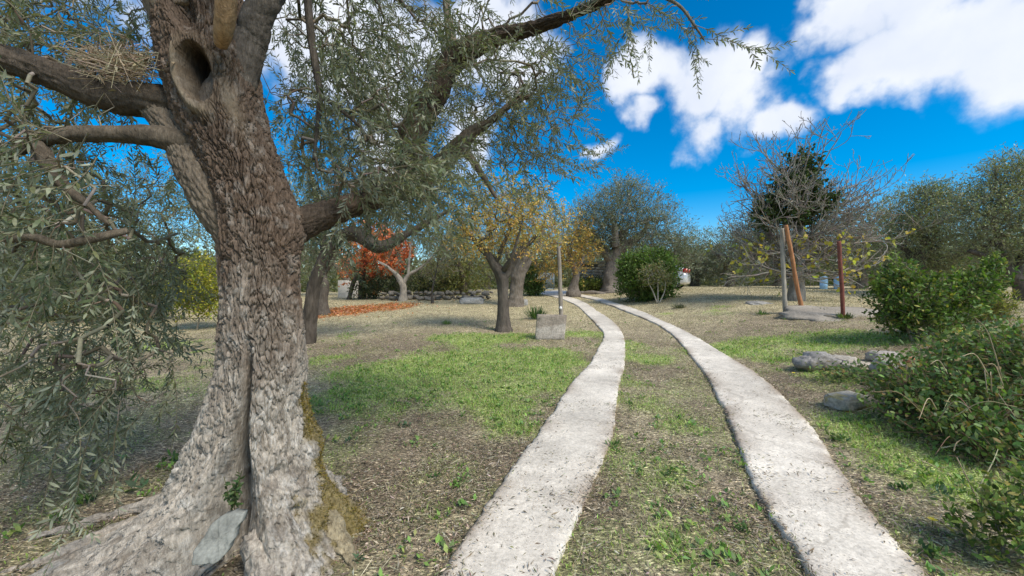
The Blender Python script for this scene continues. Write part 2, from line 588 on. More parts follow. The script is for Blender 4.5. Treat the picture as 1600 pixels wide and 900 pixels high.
def mat_plain(name, col, rough=.5, metal=0., spec=.5, coat=0., bump=0.):
    m, t = new_mat(name)
    o = nd(t, 'ShaderNodeOutputMaterial'); pb = nd(t, 'ShaderNodeBsdfPrincipled')
    tcn = nd(t, 'ShaderNodeTexCoord')
    no = nd(t, 'ShaderNodeTexNoise'); no.inputs['Scale'].default_value = 9; no.inputs['Detail'].default_value = 5
    t.links.new(tcn.outputs['Object'], no.inputs['Vector'])
    mx = nd(t, 'ShaderNodeMix', data_type='RGBA')
    mx.inputs['A'].default_value = (*[c * .85 for c in col], 1); mx.inputs['B'].default_value = (*[min(1, c * 1.12) for c in col], 1)
    t.links.new(no.outputs['Fac'], mx.inputs['Factor']); t.links.new(mx.outputs['Result'], pb.inputs['Base Color'])
    pb.inputs['Roughness'].default_value = rough; pb.inputs['Metallic'].default_value = metal
    pb.inputs['Specular IOR Level'].default_value = spec; pb.inputs['Coat Weight'].default_value = coat
    t.links.new(pb.outputs[0], o.inputs[0])
    return m


M_OLIVE = mat_leaf('olive_leaf', back=(.33, .35, .26), backmix=.65, rough=.45, trans=.26)
M_LEAF = mat_leaf('broad_leaf', back=(.14, .18, .07), backmix=.3, rough=.52, trans=.28, spec=.25)
M_DRYLEAF = mat_leaf('dry_leaf', back=(.35, .30, .22), backmix=.35, rough=.75, trans=.1)
M_AUTUMN = mat_leaf('autumn_leaf', back=(.5, .3, .1), backmix=.15, rough=.6, trans=.35)
M_GRASS = mat_leaf('grass_blade', back=(.10, .16, .05), backmix=.2, rough=.55, trans=.3)
M_BARK = mat_col('olive_bark', scale=55, lo=.55, hi=1.4, rough=.95, bump=.7, bdist=.010, stretch=(1, 1, .25), vor=.35, vscale=70, spec=.1)
M_BARK2 = mat_col('far_bark', scale=18, lo=.6, hi=1.4, rough=.95, bump=.8, bdist=.03, stretch=(1, 1, .3), spec=.1)
M_TWIG = mat_col('twig_bark', scale=40, lo=.75, hi=1.25, rough=.9, bump=.2, bdist=.004, spec=.15)
M_CONC = mat_col('old_concrete', scale=42, lo=.70, hi=1.2, rough=.93, bump=.5, bdist=.008, spec=.15, detail=10)


def concrete_details(m):
    """hairline cracks and dark pits in the old concrete"""
    t = m.node_tree
    pb = [n for n in t.nodes if n.type == 'BSDF_PRINCIPLED'][0]
    src = pb.inputs['Base Color'].links[0].from_socket
    tcn = nd(t, 'ShaderNodeTexCoord')
    wn_ = nd(t, 'ShaderNodeTexNoise'); wn_.inputs['Scale'].default_value = 3.5; wn_.inputs['Detail'].default_value = 6
    t.links.new(tcn.outputs['Object'], wn_.inputs['Vector'])
    wv = nd(t, 'ShaderNodeVectorMath', operation='MULTIPLY_ADD'); wv.inputs[1].default_value = (.55, .55, 0)
    t.links.new(wn_.outputs['Color'], wv.inputs[0]); t.links.new(tcn.outputs['Object'], wv.inputs[2])
    vo = nd(t, 'ShaderNodeTexVoronoi', feature='DISTANCE_TO_EDGE'); vo.inputs['Scale'].default_value = .62
    t.links.new(wv.outputs[0], vo.inputs['Vector'])
    mr = nd(t, 'ShaderNodeMapRange'); mr.inputs['From Min'].default_value = .002; mr.inputs['From Max'].default_value = .010; mr.inputs['To Min'].default_value = .32; mr.inputs['To Max'].default_value = 0
    t.links.new(vo.outputs['Distance'], mr.inputs['Value'])
    pn_ = nd(t, 'ShaderNodeTexNoise'); pn_.inputs['Scale'].default_value = 95; pn_.inputs['Detail'].default_value = 3
    t.links.new(tcn.outputs['Object'], pn_.inputs['Vector'])
    big = nd(t, 'ShaderNodeTexNoise'); big.inputs['Scale'].default_value = 2.2; big.inputs['Detail'].default_value = 4
    t.links.new(tcn.outputs['Object'], big.inputs['Vector'])
    sm = nd(t, 'ShaderNodeMath', operation='MULTIPLY_ADD'); sm.inputs[1].default_value = .35; t.links.new(big.outputs['Fac'], sm.inputs[0]); t.links.new(pn_.outputs['Fac'], sm.inputs[2])
    pr_ = nd(t, 'ShaderNodeMapRange'); pr_.inputs['From Min'].default_value = .78; pr_.inputs['From Max'].default_value = .86; pr_.inputs['To Max'].default_value = .6
    t.links.new(sm.outputs[0], pr_.inputs['Value'])
    mxm = nd(t, 'ShaderNodeMath', operation='MAXIMUM'); t.links.new(mr.outputs[0], mxm.inputs[0]); t.links.new(pr_.outputs[0], mxm.inputs[1])
    mx = nd(t, 'ShaderNodeMix', data_type='RGBA'); t.links.new(mxm.outputs[0], mx.inputs['Factor']); t.links.new(src, mx.inputs['A']); mx.inputs['B'].default_value = (.20, .165, .125, 1)
    t.links.new(mx.outputs['Result'], pb.inputs['Base Color'])


concrete_details(M_CONC)
M_SLATE = mat_col('slate', scale=70, lo=.72, hi=1.22, rough=.9, bump=.5, bdist=.004, spec=.2, detail=10)
M_STONE = mat_col('field_stone', scale=24, lo=.58, hi=1.38, rough=.92, bump=.6, bdist=.02, spec=.2, detail=10)
M_WOOD = mat_col('weathered_wood', scale=30, lo=.65, hi=1.3, rough=.9, bump=.5, bdist=.008, stretch=(1, 1, .08), spec=.15)
M_MOSS = mat_leaf('moss', back=(.2, .16, .03), backmix=.2, rough=.9, trans=.1, spec=.1)
M_GROUND = mat_ground()
M_RUST = mat_col('rusty_iron', scale=22, lo=.55, hi=1.4, rough=.85, bump=.3, bdist=.004, spec=.3, stretch=(1, 1, .3))
M_PAINT = mat_plain('silver_paint', (.62, .64, .66), .28, .25, .5, .6)
M_GLASS = mat_plain('dark_glass', (.02, .025, .03), .06, 0, .6)
M_TYRE = mat_plain('rubber', (.018, .018, .018), .85)
M_RIM = mat_plain('alloy', (.6, .6, .62), .3, .7)
M_REDL = mat_plain('red_lens', (.55, .015, .012), .15, 0, .6)
M_GATE = mat_plain('grey_paint', (.20, .25, .28), .5, .2)
M_WHITE = mat_plain('white_ceramic', (.8, .8, .78), .3)
M_PETAL = mat_plain('yellow_petal', (.85, .62, .02), .5)
M_TARP = mat_plain('blue_plastic', (.33, .55, .78), .45)

# ------------------------------------------------------------------ concrete wheel tracks
# the two edges of each track, from near to far
L_L = [(560, 1080), (640, 975), (694, 900), (766, 787), (811, 711), (847, 673), (893, 598), (919, 573), (934, 545), (944, 522), (928, 504), (911, 486.5), (896, 475), (866, 464.5), (845, 460)]
L_R = [(800, 1080), (845, 975), (880, 900), (904, 787), (948, 711), (958, 673), (967, 598), (976, 573), (976, 545), (974, 524), (960, 505), (934, 487), (917, 475), (889, 464.5), (866, 460)]
R_L = [(1400, 1080), (1310, 975), (1240, 900), (1178, 765), (1149, 682), (1124, 629), (1099, 580), (1072, 549), (1054, 527), (1022, 505), (978, 487), (944, 474), (908, 464), (872, 457.5)]
R_R = [(1610, 1080), (1505, 975), (1436, 900), (1350, 796), (1275, 680), (1232, 629), (1176, 580), (1122, 549), (1087, 527), (1042, 505), (1002, 487), (962, 474), (927, 464), (885, 457.5)]


def track_edges(pts):
    a = np.array(pts, float)
    g = G(a[:, 0], a[:, 1])[:, :2]
    return g


def arc_resample(p, n):
    c = catmull(p, 800)
    L = np.concatenate([[0], np.cumsum(np.linalg.norm(np.diff(c, axis=0), axis=1))])
    t = np.linspace(0, L[-1], n)
    return np.stack([np.interp(t, L, c[:, k]) for k in range(2)], 1)


TRACKS = []


def make_track(el, er, seed):
    a, b = catmull(track_edges(el), 900), catmull(track_edges(er), 900)
    ctr = (a + b) / 2
    L = np.concatenate([[0], np.cumsum(np.linalg.norm(np.diff(ctr, axis=0), axis=1))])
    n = 900
    t = L[-1] * (np.linspace(0, 1, n) ** 1.5)
    a = np.stack([np.interp(t, L, a[:, k]) for k in range(2)], 1)
    b = np.stack([np.interp(t, L, b[:, k]) for k in range(2)], 1)
    def soften(p):
        k_ = np.exp(-.5 * (np.arange(-60, 61) / 22.0) ** 2); k_ /= k_.sum()
        u_ = np.linspace(0, L[-1], 1200); f_ = L[-1] * (np.linspace(0, 1, n) ** 1.5)
        return np.stack([np.interp(f_, u_, np.convolve(np.pad(np.interp(u_, f_, p[:, kx]), 60, mode='reflect', reflect_type='odd'), k_, 'valid')) for kx in range(2)], 1)

    a, b = soften(a), soften(b)
    w = np.linalg.norm(b - a, axis=1, keepdims=True)
    u = (b - a) / w
    e1 = (fbm2(t * 1.1, t * 0 + seed, 4, seed) - .5) * .03 + (fbm2(t * 16, t * 0 + seed, 3, seed) - .5) * .035
    e2 = (fbm2(t * 1.1, t * 0 + seed + 50, 4, seed + 3) - .5) * .03 + (fbm2(t * 16, t * 0 + seed + 50, 3, seed + 3) - .5) * .035
    bite = lambda s: .02 * sstep(.66, .80, fbm2(t * 1.2, t * 0 + s, 2, s))
    a = a + u * (e1 + bite(seed + 7))[:, None]; b = b - u * (e2 + bite(seed + 17))[:, None]
    TRACKS.append((a, b))
    m = 26
    f = np.linspace(0, 1, m)
    XY = a[:, None] * (1 - f)[None, :, None] + b[:, None] * f[None, :, None]
    X, Y = XY[..., 0], XY[..., 1]
    Z = terrain(X, Y) + .035 + .010 * (fbm2(X * 2.2, Y * 2.2, 3, seed) - .5) + .006 * (fbm2(X * 17, Y * 17, 2, seed + 2) - .5)
    edge = np.minimum(f, 1 - f)[None]
    Z = Z - .012 * np.exp(-edge / .03)
    V = np.stack([X, Y, Z], -1)
    # skirts down into the soil on both sides
    lo1 = V[:, :1] - np.array([0, 0, .12]); lo2 = V[:, -1:] - np.array([0, 0, .12])
    V = np.concatenate([lo1, V, lo2], 1)
    mm_ = m + 2
    i = np.arange(n - 1)[:, None] * mm_; j = np.arange(mm_ - 1)[None]
    q = np.stack([i + j, i + j + 1, i + mm_ + j + 1, i + mm_ + j], -1).reshape(-1, 4)
    Vx, Vy = V[..., 0], V[..., 1]
    base = np.array([.69, .63, .535])
    st = fbm2(Vx * 1.4, Vy * 1.4, 4, seed + 5)[..., None]
    fine = fbm2(Vx * 9, Vy * 9, 3, seed + 8)[..., None]
    c = base * (.70 + .54 * st) * (.80 + .38 * fine)
    ef = np.concatenate([[0], f, [1]])
    soil = (np.exp(-np.minimum(ef, 1 - ef) / .14)[None] * sstep(.40, .68, fbm2(Vx * 2.3, Vy * 2.3, 3, seed + 20)) * .9)[..., None]
    c = c * (1 - soil) + np.array([.30, .235, .175]) * soil
    g = Geo(); g.add(V.reshape(-1, 3), None, q, c.reshape(-1, 3))
    o = g.build('concrete_track', M_CONC, kind='structure')
    return o


make_track(L_L, L_R, 3)
make_track(R_L, R_R, 31)
# the concrete apron the tracks run out on at the top of the drive
g = Geo()
ap = np.array([(838, 459.5), (845, 456.0), (868, 454.6), (893, 456.2), (893, 459), (864, 463)])
gp = G(ap[:, 0], ap[:, 1]); cen = gp.mean(0)
ring = catmull(np.vstack([gp, gp[:1]]), 60)[:-1]
rows = []
for f in np.linspace(0.02, 1, 10):
    r_ = cen + (ring - cen) * f; r_[:, 2] = terrain(r_[:, 0], r_[:, 1]) + .045
    rows.append(r_)
lo = rows[-1].copy(); lo[:, 2] -= .12; rows.append(lo)
Vv = np.concatenate(rows); k = len(ring); i = np.arange(len(rows) - 1)[:, None] * k; j = np.arange(k)[None]; j2 = (j + 1) % k
g.add(Vv, None, np.stack([i + j, i + j2, i + k + j2, i + k + j], -1).reshape(-1, 4), np.array([.56, .53, .49]) * (.8 + .4 * fbm2(Vv[:, 0], Vv[:, 1], 3, 5))[:, None])
g.build('concrete_apron', M_CONC, kind='structure')


def track_dist(x, y):
    """signed distance to the nearest track: negative on the concrete"""
    best = np.full(np.shape(x), 9.0)
    for a, b in TRACKS:
        c = ((a + b) / 2)[::6]; hw = np.linalg.norm(b - a, axis=1)[::6] / 2
        for s0 in range(0, len(x), 20000):
            xs, ys = x[s0:s0 + 20000], y[s0:s0 + 20000]
            d = np.hypot(xs[:, None] - c[None, :, 0], ys[:, None] - c[None, :, 1]) 
            kk = d.argmin(1)
            best[s0:s0 + 20000] = np.minimum(best[s0:s0 + 20000], d[np.arange(len(xs)), kk] - hw[kk])
    return best


# ------------------------------------------------------------------ ground sheet
def blobmask(x, y, bl):
    r = np.zeros(np.shape(x))
    for (cx, cy, rx, ry, w) in bl:
        r = np.maximum(r, w * np.clip(1.35 - np.hypot((x - cx) / rx, (y - cy) / ry), 0, 1))
    return r


GREEN = [(-1.2, 6.2, 3.0, 2.4, 1.1), (.4, 7.6, 1.6, 1.9, 1.), (-.6, 9.3, 2.6, 1.6, .8), (2.4, 8.3, 1.0, 1.5, .95), (1.6, 5.4, .9, 2.0, .72), (1.0, 3.2, .8, 1.6, .60), (-1.3, 4.2, 1.4, .9, .5), (-3.8, 4.5, 1.8, 1.2, .5),
         (5.6, 8.1, 2.6, 1.0, 1.0), (8.6, 7.6, 2.2, .9, .9), (4.9, 6.3, .9, 1.3, .85), (3.3, 3.4, .8, 1.4, .62), (-5.5, 6.6, 2.6, 1.4, .5), (-9, 9, 3, 2.4, .5),
         (1.9, 10.6, 1.0, .9, .9), (-4, 9.5, 2.5, 1.4, .5), (-2.1, 2.6, .5, .5, .35), (-2.6, 2.2, .35, .3, .5), (7, 13, 3, 1.4, .35)]


def green_at(x, y):
    b = blobmask(x, y, GREEN)
    n = fbm2(x * 1.1, y * 1.1, 4, 77)
    return np.clip(sstep(.34, .78, b * .85 + (n - .5) * 1.15), 0, 1)


def red_at(x, y):
    b = blobmask(x, y, [(-7.2, 16.9, 1.9, 2.2, 1.0), (-6.0, 17.6, 1.9, 1.5, .9)])
    return sstep(.15, .6, b + (fbm2(x * 1.5, y * 1.5, 3, 5) - .5) * .7)


def axis_lines(n, s, umax, c):
    u = np.linspace(-umax, umax, n)
    return c + s * np.sinh(u)


gx = axis_lines(440, 5., 4.2, 0.4)
u = np.linspace(-1.6, 4.3, 400); gy = 3.2 + 4.0 * np.sinh(u)
X, Y = np.meshgrid(gx, gy)
Z = terrain(X, Y)
near = sstep(30, 6, np.hypot(X, Y))
td = track_dist(X.ravel(), Y.ravel()).reshape(X.shape)
relief = .05 * (fbm2(X * 2.6, Y * 2.6, 4, 21) - .55) * near
Z = Z + np.where(td > .05, relief * sstep(.05, .5, td), -.03 * sstep(.05, -.1, td))
gm = green_at(X, Y); rm = red_at(X, Y)
n_a = fbm2(X * .7, Y * .7, 4, 9)[..., None]; n_b = fbm2(X * 3.2, Y * 3.2, 3, 15)[..., None]
dirt = np.array([.155, .123, .086]); litter = np.array([.240, .202, .132]); dry = np.array([.315, .270, .160]); grn = np.array([.20, .235, .085])
n_a = np.clip((n_a - .5) * 1.8 + .5, 0, 1)
c = dirt * (1 - n_a) + litter * n_a
far = sstep(9, 14, Y)[..., None]
c = c * (1 - .75 * far) + dry * .75 * far
tan_m = (blobmask(X, Y, [(-3.2, 3.4, 1.6, 1.4, .6), (-6, 5, 3, 2, .6), (-.8, 2.2, .7, .5, .4)]))[..., None] * .7
c = c * (1 - tan_m) + np.array([.30, .25, .165]) * tan_m
g_ = np.clip(gm * .85 + .36 * sstep(.38, .7, fbm2(X * 1.9, Y * 1.9, 4, 91)) * sstep(11, 5, Y), 0, .9)[..., None]
c = c * (1 - g_) + grn * (.8 + .5 * n_b) * g_
r_ = (rm * .32)[..., None]
c = c * (1 - r_) + np.array([.33, .12, .045]) * r_
c = c * (.78 + .44 * n_b)
g = Geo()
n, k = X.shape
i = np.arange(n - 1)[:, None] * k; j = np.arange(k - 1)[None]
g.add(np.stack([X, Y, Z], -1).reshape(-1, 3), None, np.stack([i + j, i + j + 1, i + k + j + 1, i + k + j], -1).reshape(-1, 4), c.reshape(-1, 3))
ground = g.build('ground', M_GROUND, kind='structure')


def gz(x, y):
    return terrain(x, y)


# ------------------------------------------------------------------ litter, grass, fallen leaves
def scatter(n, r0, r1, power, wide=1.35):
    """points on the ground in front, thinning out with distance"""
    u = rng.random(n)
    r = (r0 ** power + u * (r1 ** power - r0 ** power)) ** (1 / power)
    a = rng.uniform(-wide, wide, n)
    return r * np.sin(a), r * np.cos(a)


x, y = scatter(390000, 1.1, 10, .85)
td_ = track_dist(x, y)
keep = (td_ > -.02) | (rng.random(len(x)) < .20 * np.exp(-(-td_ - .02) / .07) + .02 + .22 * sstep(.5, .75, fbm2(x * 2.4, y * 2.4, 3, 55)))
gmx = green_at(x, y)
keep &= rng.random(len(x)) > gmx * .72
keep &= rng.random(len(x)) < .22 + 1.0 * np.clip((fbm2(x * 2.1, y * 2.1, 4, 41) - .5) * 2.4 + .45, 0, 1)
x, y, td_ = x[keep], y[keep], td_[keep]
n = len(x)
z = gz(x, y) + np.where(td_ < 0, .036, .004) + rng.random(n) * .014
a = rng.uniform(0, 2 * np.pi, n)
d = np.stack([np.cos(a), np.sin(a), rng.normal(0, .22, n)], 1)
up = norm(np.stack([rng.normal(0, .55, n), rng.normal(0, .55, n), np.ones(n)], 1))
col_ = palette(n, [(.36, .29, .20), (.26, .20, .13), (.19, .14, .10), (.48, .41, .31), (.13, .10, .07), (.30, .26, .19), (.13, .14, .06), (.11, .085, .06)], .25)
g = Geo()
leaves(g, np.stack([x, y, z], 1), d, up, np.clip(rng.lognormal(-3.62, .45, n), .010, .09), rng.uniform(.003, .010, n), col_, 'diamond', rng.uniform(-.05, .2, (n, 1)))
o = g.build('leaf_litter', M_DRYLEAF, kind='stuff'); tag(o, 'dry olive leaves and straw littering the bare soil of the orchard', 'leaf litter')

x, y = scatter(30000, 1.1, 9, .9)         # thin dry stalks
td_ = track_dist(x, y); keep = td_ > 0; keep &= rng.random(len(x)) < .9 * fbm2(x * .9, y * .9, 3, 61); x, y = x[keep], y[keep]; n = len(x)
a = rng.uniform(0, 2 * np.pi, n)
d = np.stack([np.cos(a), np.sin(a), rng.uniform(-.05, .35, n)], 1)
g = Geo()
leaves(g, np.stack([x, y, gz(x, y) + .01], 1), d, rand_dirs(n), rng.uniform(.05, .16, n), rng.uniform(.002, .004, n), palette(n, [(.42, .36, .24), (.5, .45, .33), (.3, .24, .15)], .2), 'diamond', .05)
o = g.build('dry_stalks', M_DRYLEAF, kind='stuff'); tag(o, 'thin straw coloured stalks lying over the soil', 'dry stalks')

# grass
x, y = scatter(560000, 1.4, 20, .9)
td_ = track_dist(x, y)
gmx = green_at(x, y)
pr = gmx * (1.0 - .3 * sstep(4, 10, np.hypot(x, y)) * 0) + .30 * sstep(.38, .70, fbm2(x * 1.9, y * 1.9, 4, 91)) * sstep(12, 6, y) + .03
keep = (td_ > -.07 * fbm2(x * 6, y * 6, 2, 3)) & (rng.random(len(x)) < pr)
x, y = x[keep], y[keep]; n = len(x)
dist = np.hypot(x, y)
a = rng.uniform(0, 2 * np.pi, n)
lean = rng.uniform(.3, 2.2, n)
d = np.stack([np.cos(a) * lean, np.sin(a) * lean, np.ones(n)], 1)
side = np.stack([-np.sin(a), np.cos(a), np.zeros(n)], 1)
up = np.cross(side, norm(d))
hgt = rng.uniform(.02, .085, n) * (.45 + .5 * np.clip(gmx[keep] * 1.6, 0, 1)) * (.7 + .6 * vn2(x * 1.7, y * 1.7, 8))
g = Geo()
leaves(g, np.stack([x, y, gz(x, y) - .004], 1), d, up, hgt, .0045 * (1 + dist * .16), palette(n, [(.29, .43, .09), (.35, .50, .11), (.23, .34, .075), (.42, .47, .16), (.48, .43, .24)], .22), 'diamond', -.12)
o = g.build('grass', M_GRASS, kind='stuff'); tag(o, 'short green grass growing in patches beside the concrete tracks', 'grass')

# small broad leaved weeds in the turf and in the soil
x, y = scatter(9000, 1.4, 13, .9)
pr = .75 * green_at(x, y) + .22 * sstep(.48, .66, fbm2(x * 1.3, y * 1.3, 3, 66)) + .02
keep = (track_dist(x, y) > .02) & (rng.random(len(x)) < pr); x, y = x[keep], y[keep]
m_ = 8; n = len(x) * m_; sz_ = np.repeat(rng.uniform(.022, .06, len(x)), m_)
xx, yy = np.repeat(x, m_) + rng.normal(0, 1, n) * sz_ * .6, np.repeat(y, m_) + rng.normal(0, 1, n) * sz_ * .6
a = rng.uniform(0, 6.28, n); el = rng.uniform(.1, 1.1, n)
g = Geo()
leaves(g, np.stack([xx, yy, gz(xx, yy) + rng.random(n) * sz_ * .5], 1), np.stack([np.cos(a) * np.cos(el), np.sin(a) * np.cos(el), np.sin(el)], 1), np.tile([0, 0, 1.], (n, 1)) + rng.normal(0, .35, (n, 3)), sz_, sz_ * .5,
       palette(n, [(.16, .28, .06), (.21, .35, .08), (.12, .21, .06), (.17, .26, .10), (.28, .34, .10)], .2), 'diamond', .08)
o = g.build('ground_weeds', M_GRASS, kind='stuff'); tag(o, 'small broad leaved weeds sprouting over the lawn and between the tracks', 'weeds')

# dry grass further off
x, y = scatter(110000, 7, 34, 1.1, 1.1)
keep = (track_dist(x, y) > .02) & (rng.random(len(x)) > green_at(x, y)) & (rng.random(len(x)) < .25 + fbm2(x * .6, y * .6, 3, 31)); x, y = x[keep], y[keep]; n = len(x)
a = rng.uniform(0, 2 * np.pi, n); lean = rng.uniform(.3, 2.2, n); dist = np.hypot(x, y)
d = np.stack([np.cos(a) * lean, np.sin(a) * lean, np.ones(n)], 1)
g = Geo()
leaves(g, np.stack([x, y, gz(x, y) - .004], 1), d, rand_dirs(n), rng.uniform(.04, .10, n), .003 * (1 + dist * .16), palette(n, [(.36, .30, .17), (.30, .26, .14), (.22, .20, .09), (.42, .37, .24), (.17, .17, .06)], .2), 'diamond', .05)
o = g.build('dry_grass', M_DRYLEAF, kind='stuff'); tag(o, 'straw coloured dry grass over the upper slope', 'dry grass')

# red and orange fallen leaves
n = 9000
x = rng.normal(-6.7, 2.0, n); y = rng.normal(16.9, 1.7, n)
keep = rng.random(n) < red_at(x, y) * .8 + .03; x, y = x[keep], y[keep]; n = len(x)
a = rng.uniform(0, 2 * np.pi, n)
g = Geo()
leaves(g, np.stack([x, y, gz(x, y) + .01 + rng.random(n) * .03], 1), np.stack([np.cos(a), np.sin(a), rng.normal(0, .35, n)], 1), norm(np.stack([rng.normal(0, .5, n), rng.normal(0, .5, n), np.ones(n)], 1)),
       rng.uniform(.06, .11, n), rng.uniform(.04, .07, n), palette(n, [(.50, .16, .05), (.56, .24, .10), (.40, .12, .05), (.60, .36, .22), (.34, .15, .08)], .2), 'hex', .1)
o = g.build('fallen_red_leaves', M_AUTUMN, kind='stuff'); tag(o, 'carpet of fallen red and orange leaves below the maple', 'fallen leaves')

# ------------------------------------------------------------------ the great olive in front
TB = np.array([(400 - 800) / F * 2.3, 2.3, 0.0])
olive = thing('olive_tree', 'huge gnarled olive tree with split flaring trunk and knothole, nearest on the left', 'tree', TB)

zs_ax = np.array([-.3, 0, .49, .74, 1.03, 1.45, 1.74, 2.02, 2.2, 2.45, 2.74, 3.03, 3.3, 4.1])
px_ax = np.array([400, 402, 399, 404, 414, 411, 408, 396, 379, 348, 331, 316, 303, 268.])
rz_ax = np.array([.235, .235, .225, .218, .210, .200, .203, .210, .217, .230, .242, .235, .225, .19])
D0 = 304.0                     # the side that faces the drive
M_, N_ = 530, 540
zz = np.concatenate([np.linspace(-.12, 3.35, M_ - 24), np.linspace(3.38, 4.18, 24)])
wt = np.where(np.abs((np.linspace(0, 2 * np.pi, 4000) - math.radians(D0) + np.pi) % (2 * np.pi) - np.pi) < math.radians(108), 1.0, .22)
cw = np.concatenate([[0], np.cumsum((wt[1:] + wt[:-1]) / 2)]); cw /= cw[-1]
th = np.interp(np.linspace(0, 1, N_, endpoint=False), cw, np.linspace(0, 2 * np.pi, 4000))
Zg, TH = np.meshgrid(zz, th, indexing='ij')


def smooth_interp(x, xp, fp):
    s = 0
    for o_, w_ in ((-.12, 1), (-.06, 2), (0, 3), (.06, 2), (.12, 1)):
        s = s + w_ * np.interp(x + o_, xp, fp)
    return s / 9


cx = (smooth_interp(zz, zs_ax, px_ax) - 800) / F * 2.3
r0 = smooth_interp(zz, zs_ax, rz_ax)


def adiff(a, b):
    return (a - b + np.pi) % (2 * np.pi) - np.pi


Rr = np.repeat(r0[:, None], N_, 1)
zp = np.maximum(Zg, -.05)
wn = fbm3(np.cos(TH) * 2.2, np.sin(TH) * 2.2, Zg * 3, 3, 17) - .5
for deg, A, h_, kap in ((176, .42, .14, 26), (200, .46, .14, 34), (222, .42, .24, 26), (246, .30, .26, 18), (262, .26, .22, 24), (206, .14, .55, 5),
                        (298, .24, .30, 14), (318, .26, .26, 16), (345, .20, .30, 12), (12, .22, .36, 9), (40, .18, .34, 6), (80, .35, .2, 9), (120, .4, .2, 9), (150, .4, .2, 12)):
    Rr = Rr + A * (1 + .7 * wn) * np.exp(-zp / h_) * np.exp(kap * (np.cos(TH + wn * .25 - math.radians(deg)) - 1))
fl_ = np.maximum(Rr - r0[:, None], 0)
Rr = Rr + fl_ * .55 * (fbm2(TH * 9 + Zg * 2, Zg * 4, 3, 29) - .5) * sstep(.75, .2, Zg)
flute = fbm3(np.cos(TH + Zg * .35) * 2.4, np.sin(TH + Zg * .35) * 2.4, Zg * .5, 3, 2) - .5
Rr = Rr * (1 + .20 * flute * (1 - .35 * sstep(1.2, 2.2, Zg)))
thc = np.radians(np.interp(zz, [0, .3, .55, .8, 1.1], [280, 282, 286, 284, 281]))[:, None]
dpt = np.interp(zz, [-.1, .25, .5, .8, 1.0, 1.2], [.34, .34, .24, .13, .06, 0])[:, None]
sg = np.interp(zz, [0, .25, .45, .6, .8, 1.1], [.34, .33, .24, .15, .10, .08])[:, None]
wob = .07 * (fbm2(Zg[:, :1] * 6, Zg[:, :1] * 0, 3, 3) - .5)
da = adiff(TH, thc + wob)
cleft = np.exp(-(da / sg) ** 4)
Rr = Rr - dpt * cleft + .22 * dpt * np.exp(-((np.abs(da) - sg * 1.7) / (sg * .7)) ** 2)
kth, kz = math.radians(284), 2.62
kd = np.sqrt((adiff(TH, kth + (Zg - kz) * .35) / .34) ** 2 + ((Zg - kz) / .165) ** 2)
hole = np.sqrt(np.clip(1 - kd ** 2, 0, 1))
collar = np.exp(-((kd - 1.22) / .28) ** 2)
Rr = Rr - .27 * hole ** .4 * (.8 + .5 * (fbm3(np.cos(TH) * 9, np.sin(TH) * 9, Zg * 11, 3, 95) - .3)) + .034 * collar * (.10 + .9 * sstep(.15, -.35, adiff(TH, kth) * .8 + (Zg - kz) * .8)) * (.5 + 1.0 * fbm3(np.cos(TH) * 5, np.sin(TH) * 5, Zg * 7, 2, 90))
kd2 = np.sqrt((adiff(TH, math.radians(282) - (Zg - 2.95) * .5) / .34) ** 2 + ((Zg - 2.99) / .17) ** 2)
Rr = Rr - .10 * np.clip(1 - kd2 ** 2, 0, 1)
for deg, kzz, s_, A in ((12, 1.83, .13, .07), (330, .52, .06, .035), (20, .50, .08, .06), (306, .60, .05, -.03), (318, .42, .045, -.03), (300, .95, .05, .02), (335, .30, .06, .03)):
    e = (adiff(TH, math.radians(deg)) * .28 / s_) ** 2 + ((Zg - kzz) / s_) ** 2
    Rr = Rr + A * np.exp(-e) - (.04 if A > 0 else 0) * np.exp(-e * 7)
smooth_skin = np.clip(collar * 1.1, 0, 1) * (.25 + .75 * sstep(.15, -.35, adiff(TH, kth) * .8 + (Zg - kz) * .8)) * sstep(2.2, 2.4, Zg)
smooth_skin = np.maximum(smooth_skin, .85 * np.exp(-((adiff(TH, math.radians(316)) / .2) ** 2) - ((Zg - 2.48) / .17) ** 2))
smooth_skin = np.clip(smooth_skin, 0, 1)
# bark: long plates parted by fissures; low down the grain swirls
Px, Py = cx[:, None] + Rr * np.cos(TH), 2.3 + Rr * np.sin(TH)
low = sstep(1.05, .25, Zg)
w1 = fbm3(Px * 7, Py * 7, Zg * 4, 3, 19) - .5; w2 = fbm3(Px * 6 + 40, Py * 6, Zg * 3.5, 2, 23) - .5
sl = .25 * Zg
_, gap, cid = cell3(Px * 45 + w1 * 8 + Zg * 5, Py * 45 + w2 * 8, Zg * (8.0 + 13 * low) + w1 * 10 + Px * 3, 5)
plate = sstep(.0, .20, gap + .07 * (fbm3(Px * 60, Py * 60, Zg * 40, 2, 3) - .5))
_, gap2, cid2 = cell3(Px * 85 + w2 * 16, Py * 85 + w1 * 16, Zg * 30 + w1 * 18, 8)
n2_ = fbm3(Px * 70, Py * 70, Zg * 30, 2, 37)
swirl = fbm3(Px * 13 + 4 * w1, Py * 13 + 3 * w2, Zg * 9, 4, 44)
ridg = 1 - np.abs(2 * swirl - 1)
cxn, cyn = np.cos(TH) * .27, np.sin(TH) * .27
rough_ = 1 - smooth_skin
bark = (.017 * (plate - 1) + .010 * (cid - .5) + .006 * (sstep(.0, .25, gap2) - 1)) * rough_ * (1 - .25 * low) + .011 * (n2_ - .5) * rough_ + (.060 + .05 * np.minimum(fl_, .8)) * (ridg - .72) * low + .022 * (fbm3(Px * 9, Py * 9, Zg * 5, 2, 51) - .5)
Rr = Rr + bark * (1 - hole * .6)
Rr = np.maximum(Rr, .05)
Xt = cx[:, None] + Rr * np.cos(TH); Yt = 2.3 + Rr * np.sin(TH)
